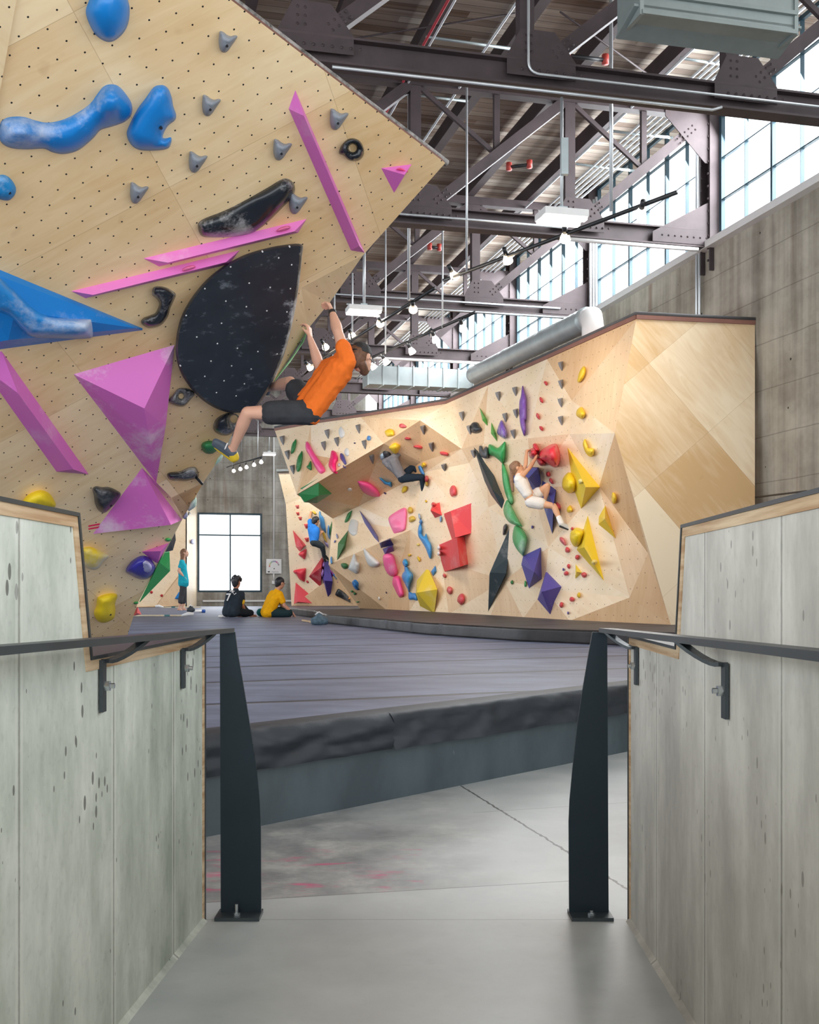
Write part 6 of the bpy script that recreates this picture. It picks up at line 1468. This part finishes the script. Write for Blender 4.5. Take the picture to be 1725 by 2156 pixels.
# ---- grey shirted climber under the overhang
Yg = bvh.ray_cast(O, ray(850, 985).normalized())[0].y-.38
g = lambda x, y, d=0: (780+x*.1043, 900+y*.1043, Yg+d)
J = dict(pe=g(650, 1010), ne=g(365, 615), he=g(352, 530, .03), sl=g(300, 690, .10), sr=g(480, 600, -.10), el=g(330, 520, .26), wl=g(385, 430, .30), al=g(410, 375, .30), er=g(645, 480, -.05), wr=g(690, 300, .12), ar=g(712, 215, .16),
         hl=g(655, 985, .12), hr=g(650, 1025, -.08), kl=g(855, 800, .25), nl=g(1050, 940, .28), tl=g(1150, 990, .28), kr=g(1045, 1000, -.10), nr=g(1075, 1300, .10), tr=g(1195, 1345, .16))
person('climber in a grey T-shirt and dark track trousers clinging under the overhang', J, .95, 'c98f6c', (.2, .95, .15), (-.25, .1, .95), vox=.013, shirt=cloth('grey_tshirt', '737277'), bottom=cloth('navy_track_trousers', '1f2c3a'), blen=1.86, hair=M['hairblack'], shoes=(mplain('red_and_slate_shoe', 'b8323c', .5, 0, .3), mplain('dark_sole', '3a3c40', .6)), curls=((0, 1, .2), (.3, 1, -.2)))
# ---- climbing woman
Yw = 17.38
g = lambda x, y, d=0: (1040+x*.116, 900+y*.116, Yw+d)
J = dict(pe=g(665, 1320), ne=g(432, 855), he=g(418, 745), sl=g(470, 900, .14), sr=g(455, 945, -.12), el=g(575, 690, .16), wl=g(598, 425, .40), al=g(665, 385, .52), er=g(640, 745, .0), wr=g(760, 560, .25), ar=g(768, 478, .35),
         hl=g(690, 1290, .12), hr=g(680, 1350, -.10), kl=g(975, 1055, -.02), nl=g(930, 1330, .06), tl=g(940, 1400, .14), kr=g(1095, 1430, -.22), nr=g(1225, 1740, -.30), tr=g(1400, 1830, -.36))
womans, W3 = person('climbing woman in a white cropped top and white shorts with a long ponytail', J, .90, 'd8a684', (.92, .05, .22), (-.15, 0, .98), vox=.012, shirt=cloth('white_top', 'ece8e4', .04), bottom=cloth('white_shorts', 'e2deda', .05), blen=.42, midriff=.36, tank=True, hair=M['hairlong'], shoes=(mplain('grey_white_shoe', 'b9b7b0', .6, 0, .2), mplain('black_sole', '333333', .6)), curls=((.5, .8, 0), (.5, .8, .2)), loose=.88, ponytail=[g(325, 760), g(322, 950), g(350, 1150)])
d = (W3['kr']-W3['nr']).normalized()
skinned('sock', [(W3['nr'], .046, W3['nr']+d*.10, .044)], .012, M['white'], womans, 1)
# ---- blue shirted climber in the recess
Yc = bvh_rec.ray_cast(O, ray(660, 1130).normalized())[0].y-.42
g = lambda x, y, d=0: (600+x*.1113, 1050+y*.1113, Yc+d)
J = dict(pe=g(530, 830), ne=g(555, 490), he=g(585, 425), sl=g(478, 510, 0), sr=g(605, 585, -.06), el=g(472, 350, .05), wl=g(495, 265, .20), al=g(515, 205, .28), er=g(625, 715, -.05), wr=g(690, 645, .15), ar=g(715, 610, .22),
         hl=g(545, 815, .08), hr=g(560, 830, -.08), kl=g(690, 880, .2), nl=g(745, 1060, .26), tl=g(800, 1120, .30), kr=g(715, 905, -.08), nr=g(745, 1115, .08), tr=g(765, 1165, .18))
person('climber in a blue T-shirt and dark trousers in the bright recess', J, 1.0, 'c88f6a', (.55, .75, -.25), (.1, 0, 1), vox=.014, shirt=cloth('blue_tshirt', '2f78cc'), bottom=cloth('dark_trousers', '2d3338'), blen=1.85, hair=M['hairblack'], shoes=(mplain('black_shoe', '26282b', .6),), curls=((0, 1, -.2), (0, 1, 0)))
# ---- standing person in teal
Yt = 32.6
g = lambda x, y, d=0: (280+x*.0928, 1120+y*.0928, Yt+d)
J = dict(pe=g(1150, 1130), ne=g(1150, 615), he=g(1172, 480), sl=g(1125, 690, .18), sr=g(1115, 690, -.18), el=g(1090, 900, .26), wl=g(1180, 1050, .20), al=g(1210, 1090, .16), er=g(1038, 880, -.26), wr=g(1165, 1020, -.20), ar=g(1215, 1080, -.16),
         hl=g(1150, 1150, .10), hr=g(1150, 1150, -.10), kl=g(1155, 1450, .12), nl=g(1130, 1725, .12), tl=g(1205, 1765, .10), kr=g(1110, 1450, -.10), nr=g(1052, 1735, -.12), tr=g(1110, 1775, -.12))
person('person in a teal T-shirt and long dark shorts standing with hand on hip, long hair', J, 1.0, 'c89a84', (.99, 0, .12), (0, 0, 1), vox=.014, shirt=cloth('teal_tshirt', '1f9bad'), bottom=cloth('dark_long_shorts', '3d3d40', .2), blen=1.45, hair=M['hairbrown'], longhair=True, curls=((0, 0, -1), (0, 0, -1)), loose=1.45, arm=1.15)
# ---- seated in the black jersey
Ys = 24.6
g = lambda x, y, d=0: (440+x*.116, 1140+y*.116, Ys+d)
J = dict(pe=g(390, 1265), ne=g(490, 850), he=g(500, 745), sl=g(370, 945, .02), sr=g(595, 960, -.02), el=g(360, 1150, .25), wl=g(480, 1250, .40), al=g(530, 1290, .42), er=g(605, 1150, .0), wr=g(650, 1240, .16), ar=g(690, 1270, .22),
         hl=g(330, 1275, .06), hr=g(480, 1275, -.04), kl=g(620, 1190, .50), nl=g(760, 1340, .42), tl=g(850, 1350, .42), kr=g(760, 1295, .14), nr=g(600, 1345, .40), tr=g(520, 1345, .45))
jersey, W5 = person('person sitting on the mat in a black jersey with the number 7', J, 1.0, 'b47c60', (.45, .88, 0), (0, 0, 1), vox=.012, shirt=cloth('black_jersey', '2a333c', .2), bottom=cloth('black_track_trousers', '1c2228'), blen=1.8, sleeve=.62, hair=M['hairblack'], curly=True, curls=((0, 0, -1), (.5, 0, -1)), loose=1.15)
def text_on(parent, name, s_, c, xdir, up, size, mat, ital=0.0):
    cu = bpy.data.curves.new('txt', 'FONT'); cu.body = s_; cu.size = size; cu.extrude = .004; cu.align_x = 'CENTER'; cu.align_y = 'CENTER'; cu.shear = ital; cu.offset = size*.02
    o = bpy.data.objects.new('txt', cu); COL.objects.link(o); xdir = V(xdir).normalized(); up = V(up); up = (up-xdir*up.dot(xdir)).normalized(); n = xdir.cross(up)
    o.matrix_world = Matrix(((xdir.x, up.x, n.x, c.x), (xdir.y, up.y, n.y, c.y), (xdir.z, up.z, n.z, c.z), (0, 0, 0, 1)))
    dg = bpy.context.evaluated_depsgraph_get(); dg.update(); me = bpy.data.meshes.new_from_object(o.evaluated_get(dg)); mw = o.matrix_world.copy()
    bpy.data.objects.remove(o); bm = bmesh.new(); bm.from_mesh(me); bm.transform(mw); return finish(name, bm, mat, parent)
def on_surface(parent_child, px, py):
    t_ = None
    o = parent_child; bm = bmesh.new(); bm.from_mesh(o.data); off = WORLD[o.name]; bm.transform(Matrix.Translation(off)); t_ = BVHTree.FromBMesh(bm); bm.free()
    h = t_.ray_cast(O, ray(px, py).normalized()); return h[0]
shirtob = [c for c in jersey.children if c.name.startswith('shirt')][0]
hp = on_surface(shirtob, 481, 1258)
if hp: text_on(jersey, 'number', '7', hp+V((.0, -.05, 0)), (1, -.25, .05), (.12, -.12, 1), .22, M['white'], .12)
for ch, (px, py), a in (('A', (487.5, 1244), .25), ('K', (491.5, 1246.5), .5), ('I', (495.5, 1250.5), 1.0)):
    hp = on_surface(shirtob, px, py)
    if hp: text_on(jersey, 'letter', ch, hp+V((0, -.04, 0)), (math.cos(a), -.2, -math.sin(a)), (math.sin(a), -.1, math.cos(a)), .085, M['white'])
se = lerp(W5['sr'], W5['er'], .60); dd = (W5['er']-W5['sr']).normalized()
skinned('yellow_cuff', [(se-dd*.01, .068, se+dd*.03, .066)], .012, cloth('yellow_cuff', 'e8bc30'), jersey, 1)
# ---- seated in yellow
Yy = 24.6
g = lambda x, y, d=0: (440+x*.116, 1140+y*.116, Yy+d)
J = dict(pe=g(1080, 1270), ne=g(1255, 850), he=g(1290, 760), sl=g(1150, 950, .10), sr=g(1290, 960, -.10), el=g(1330, 1160, .28), wl=g(1440, 1270, .34), al=g(1500, 1330, .34), er=g(1370, 1165, -.12), wr=g(1520, 1300, -.02), ar=g(1575, 1375, .0),
         hl=g(1040, 1285, .10), hr=g(1075, 1290, -.08), kl=g(1400, 1250, .36), nl=g(1290, 1370, .34), tl=g(1380, 1375, .34), kr=g(1470, 1300, -.04), nr=g(1300, 1375, .22), tr=g(1380, 1380, .3))
person('person in a yellow T-shirt and dark shorts sitting hunched on the mat', J, 1.02, 'c9957c', (.75, .62, -.2), (.2, 0, 1), vox=.012, shirt=cloth('yellow_tshirt', 'ecab10'), bottom=cloth('dark_green_shorts', '22373c'), blen=.95, sleeve=.62, hair=M['hairblack'], curls=((0, 0, -1), (.2, 0, -1)), loose=1.25)
# ================================================================ small things on the mats
def on_mat(px, py, z=MZ): return Pz(px, py, z)
def small(nm, bmf, mat, label, cat, **kw):
    bm = bmesh.new(); bmf(bm); fixn(bm); return tag(finish(nm, bm, mat, smooth=kw.pop('smooth', False)), label, cat, kw.get('group'))
def brush(x0, x1, y, label, headleft):
    a, b = on_mat(x0, y), on_mat(x1, y); a.z += .03; b.z += .03
    t = thing('brush_pole', (a+b)/2-V((0, 0, .03)), label, 'brush', 'long hold brushes on the mat')
    bm = bmesh.new(); tube(bm, [a, b], .018, 8); fixn(bm); finish('pole', bm, mplain('pale_wood_pole', 'dccdb0', .5), t, smooth=True)
    e, d = (a, (b-a).normalized()) if headleft else (b, (a-b).normalized())
    bm = bmesh.new(); tube(bm, [e-d*.16+V((0, 0, .03)), e-d*.05+V((0, 0, .04)), e+d*.10], [.035, .045, .02], 8); fixn(bm); finish('brush_head', bm, M['white'], t, smooth=True)
    bm = bmesh.new(); m_ = e+d*.35; tube(bm, [m_, m_+d*.12], .021, 8); fixn(bm); finish('grip_sleeve', bm, mplain('teal_sleeve', '4b7d80', .5), t, smooth=True)
brush(265, 392, 1299, 'long pale brush pole lying on the near mat with its head to the right', False)
brush(338, 423, 1280.5, 'brush pole lying behind the standing person with its head to the left', True)
def bag(px, py, w_, h_, mat, label, cat, nm, flap=True):
    c = on_mat(px, py); t = thing(nm, c, label, cat)
    caps = [(c+V((-w_*.3, 0, h_*.3)), h_*.32, c+V((w_*.3, 0, h_*.32)), h_*.32), (c+V((0, 0, h_*.35)), h_*.36, c+V((0, .02, h_*.62)), h_*.28)]
    skinned('bag_body', caps, .018, mat, t, 2, .01)
    bm = bmesh.new(); tube(bm, [c+V((-w_*.25, -.05, h_*.8)), c+V((-.0, -.06, h_*1.02)), c+V((w_*.25, -.05, h_*.8))], .012, 6); fixn(bm); finish('strap', bm, M['white'], t, smooth=True)
bag(402, 1289, .16, .19, mplain('charcoal_bag_cloth', '343a40', .8, 0, .2), 'dark chalk bag with a red trim standing right of the teal shirted person', 'chalk bag', 'chalk_bag')
bag(328, 1275, .30, .14, mplain('black_duffel', '33363a', .8, 0, .2), 'low black bag by the foot of the pale far wall', 'bag', 'gym_bag')
bag(673, 1316, .28, .22, mplain('blue_grey_bag_cloth', '4d6270', .7, 0, .45, 20), 'blue-grey drawstring bag where the raised mat begins', 'bag', 'drawstring_bag')
c = on_mat(424, 1290); small('water_bottle', lambda bm: tube(bm, [c+V((-.16, 0, .04)), c+V((.02, 0, .04))], .038, 12), M['white'], 'white bottle with a blue lid lying on the mat', 'bottle', smooth=True)
o_ = bpy.data.objects['water_bottle']; bm = bmesh.new(); tube(bm, [c+V((.02, 0, .04)), c+V((.10, 0, .04))], .042, 12); fixn(bm); finish('lid', bm, mplain('blue_lid', '1d4f9e', .4), o_, smooth=True)
c = on_mat(465, 1300); small('chalk_ball', lambda bm: cap_(bm, c+V((-.03, 0, .025)), .028, c+V((.03, 0, .025)), .026), M['white'], 'small white chalk ball beside the person in the black jersey', 'chalk ball', smooth=True)
c0_, c1_ = on_mat(637, 1308), on_mat(662, 1313); small('wooden_stick', lambda bm: bar(bm, c0_+V((0, 0, .02)), c1_+V((0, 0, .02)), .03, .03), M['plyedge'], 'short pale stick on the mat next to the drawstring bag', 'stick')
c = on_mat(548, 1298); small('cloth_bundle', lambda bm: cap_(bm, c+V((0, .05, .09)), .09, c+V((.05, .1, .05)), .05), cloth('teal_green_cloth', '1d6d6c'), 'teal cloth bundle between the two seated people', 'cloth bundle', smooth=True)
# white notice and wiring beside the tall window
a = farpt(560.5, 0, off=.03); b = farpt(592.5, 0, off=.03); z0, z1 = farpt(576, py=1207.5).z, farpt(576, py=1177).z
nt = thing('notice_board', V(((a.x+b.x)/2, a.y, z0)), 'white square notice with an arc of coloured dots right of the tall window', 'notice')
bm = bmesh.new(); prism(bm, [V((a.x, a.y, z0)), V((b.x, b.y, z0)), V((b.x, b.y, z1)), V((a.x, a.y, z1))], -AX*.03); fixn(bm); finish('panel', bm, M['white'], nt)
nc = lerp(a, b, .52); nd = (b-a).normalized(); w2 = (b-a).length; hz = z1-z0
for i, hcol in enumerate(('d88a86', 'd8c88e', 'b7c79c', '9fb3a2', 'a7a4ba', '9d93b0', 'c9719b', 'c7a2b4', 'a4979c')):
    an = math.pi*(1.02-i/8.6); c = nc+nd*(math.cos(an)*w2*.30)+V((0, 0, z0+hz*.52+math.sin(an)*hz*.32))-AX*.032
    bm = bmesh.new(); tube(bm, [c, c-AX*.003], .032, 8); fixn(bm); finish('coloured_dot', bm, mplain('dot_'+hcol, hcol, .6), nt)
c = nc+V((0, 0, z0+hz*.33))-AX*.032; bm = bmesh.new(); tube(bm, [c, c-AX*.003], .022, 8); fixn(bm); finish('black_dot', bm, M['blackmetal'], nt)
c = lerp(a, b, .17)+V((0, 0, z0+hz*.12))-AX*.032; bm = bmesh.new(); box(bm, c, (.07, .004, .04), nd, AX); fixn(bm); finish('logo', bm, M['blackmetal'], nt)
for zz_ in (.14, .09): 
    c = lerp(a, b, .58)+V((0, 0, z0+hz*zz_))-AX*.032; bm = bmesh.new(); box(bm, c, (.26, .003, .012), nd, AX); fixn(bm); finish('text_line', bm, mplain('pale_print', 'b9b0b2', .6), nt)
px_ = 576.5; p_ = farpt(px_, 0, off=.02)
pipe('conduit', [V((p_.x, p_.y, farpt(px_, py=1177).z)), V((p_.x, p_.y, farpt(px_, py=906).z)), V((p_.x-.4, p_.y, farpt(px_, py=900).z)), farpt(533, py=900, off=.02), farpt(533, py=868, off=.02)], .03, M['white'], 'white conduit rising above the notice beside the tall window', 'conduit')
pipe('conduit', [V((p_.x, p_.y, farpt(px_, py=1222).z)), V((p_.x, p_.y, farpt(px_, py=1207).z))], .03, M['white'], 'short white conduit between the notice and the socket box', 'conduit')
c = farpt(576, py=1226, off=.03); small('socket_box', lambda bm: box(bm, c, (.12, .05, .12), nd, AX), M['white'], 'small white socket box under the notice', 'socket')
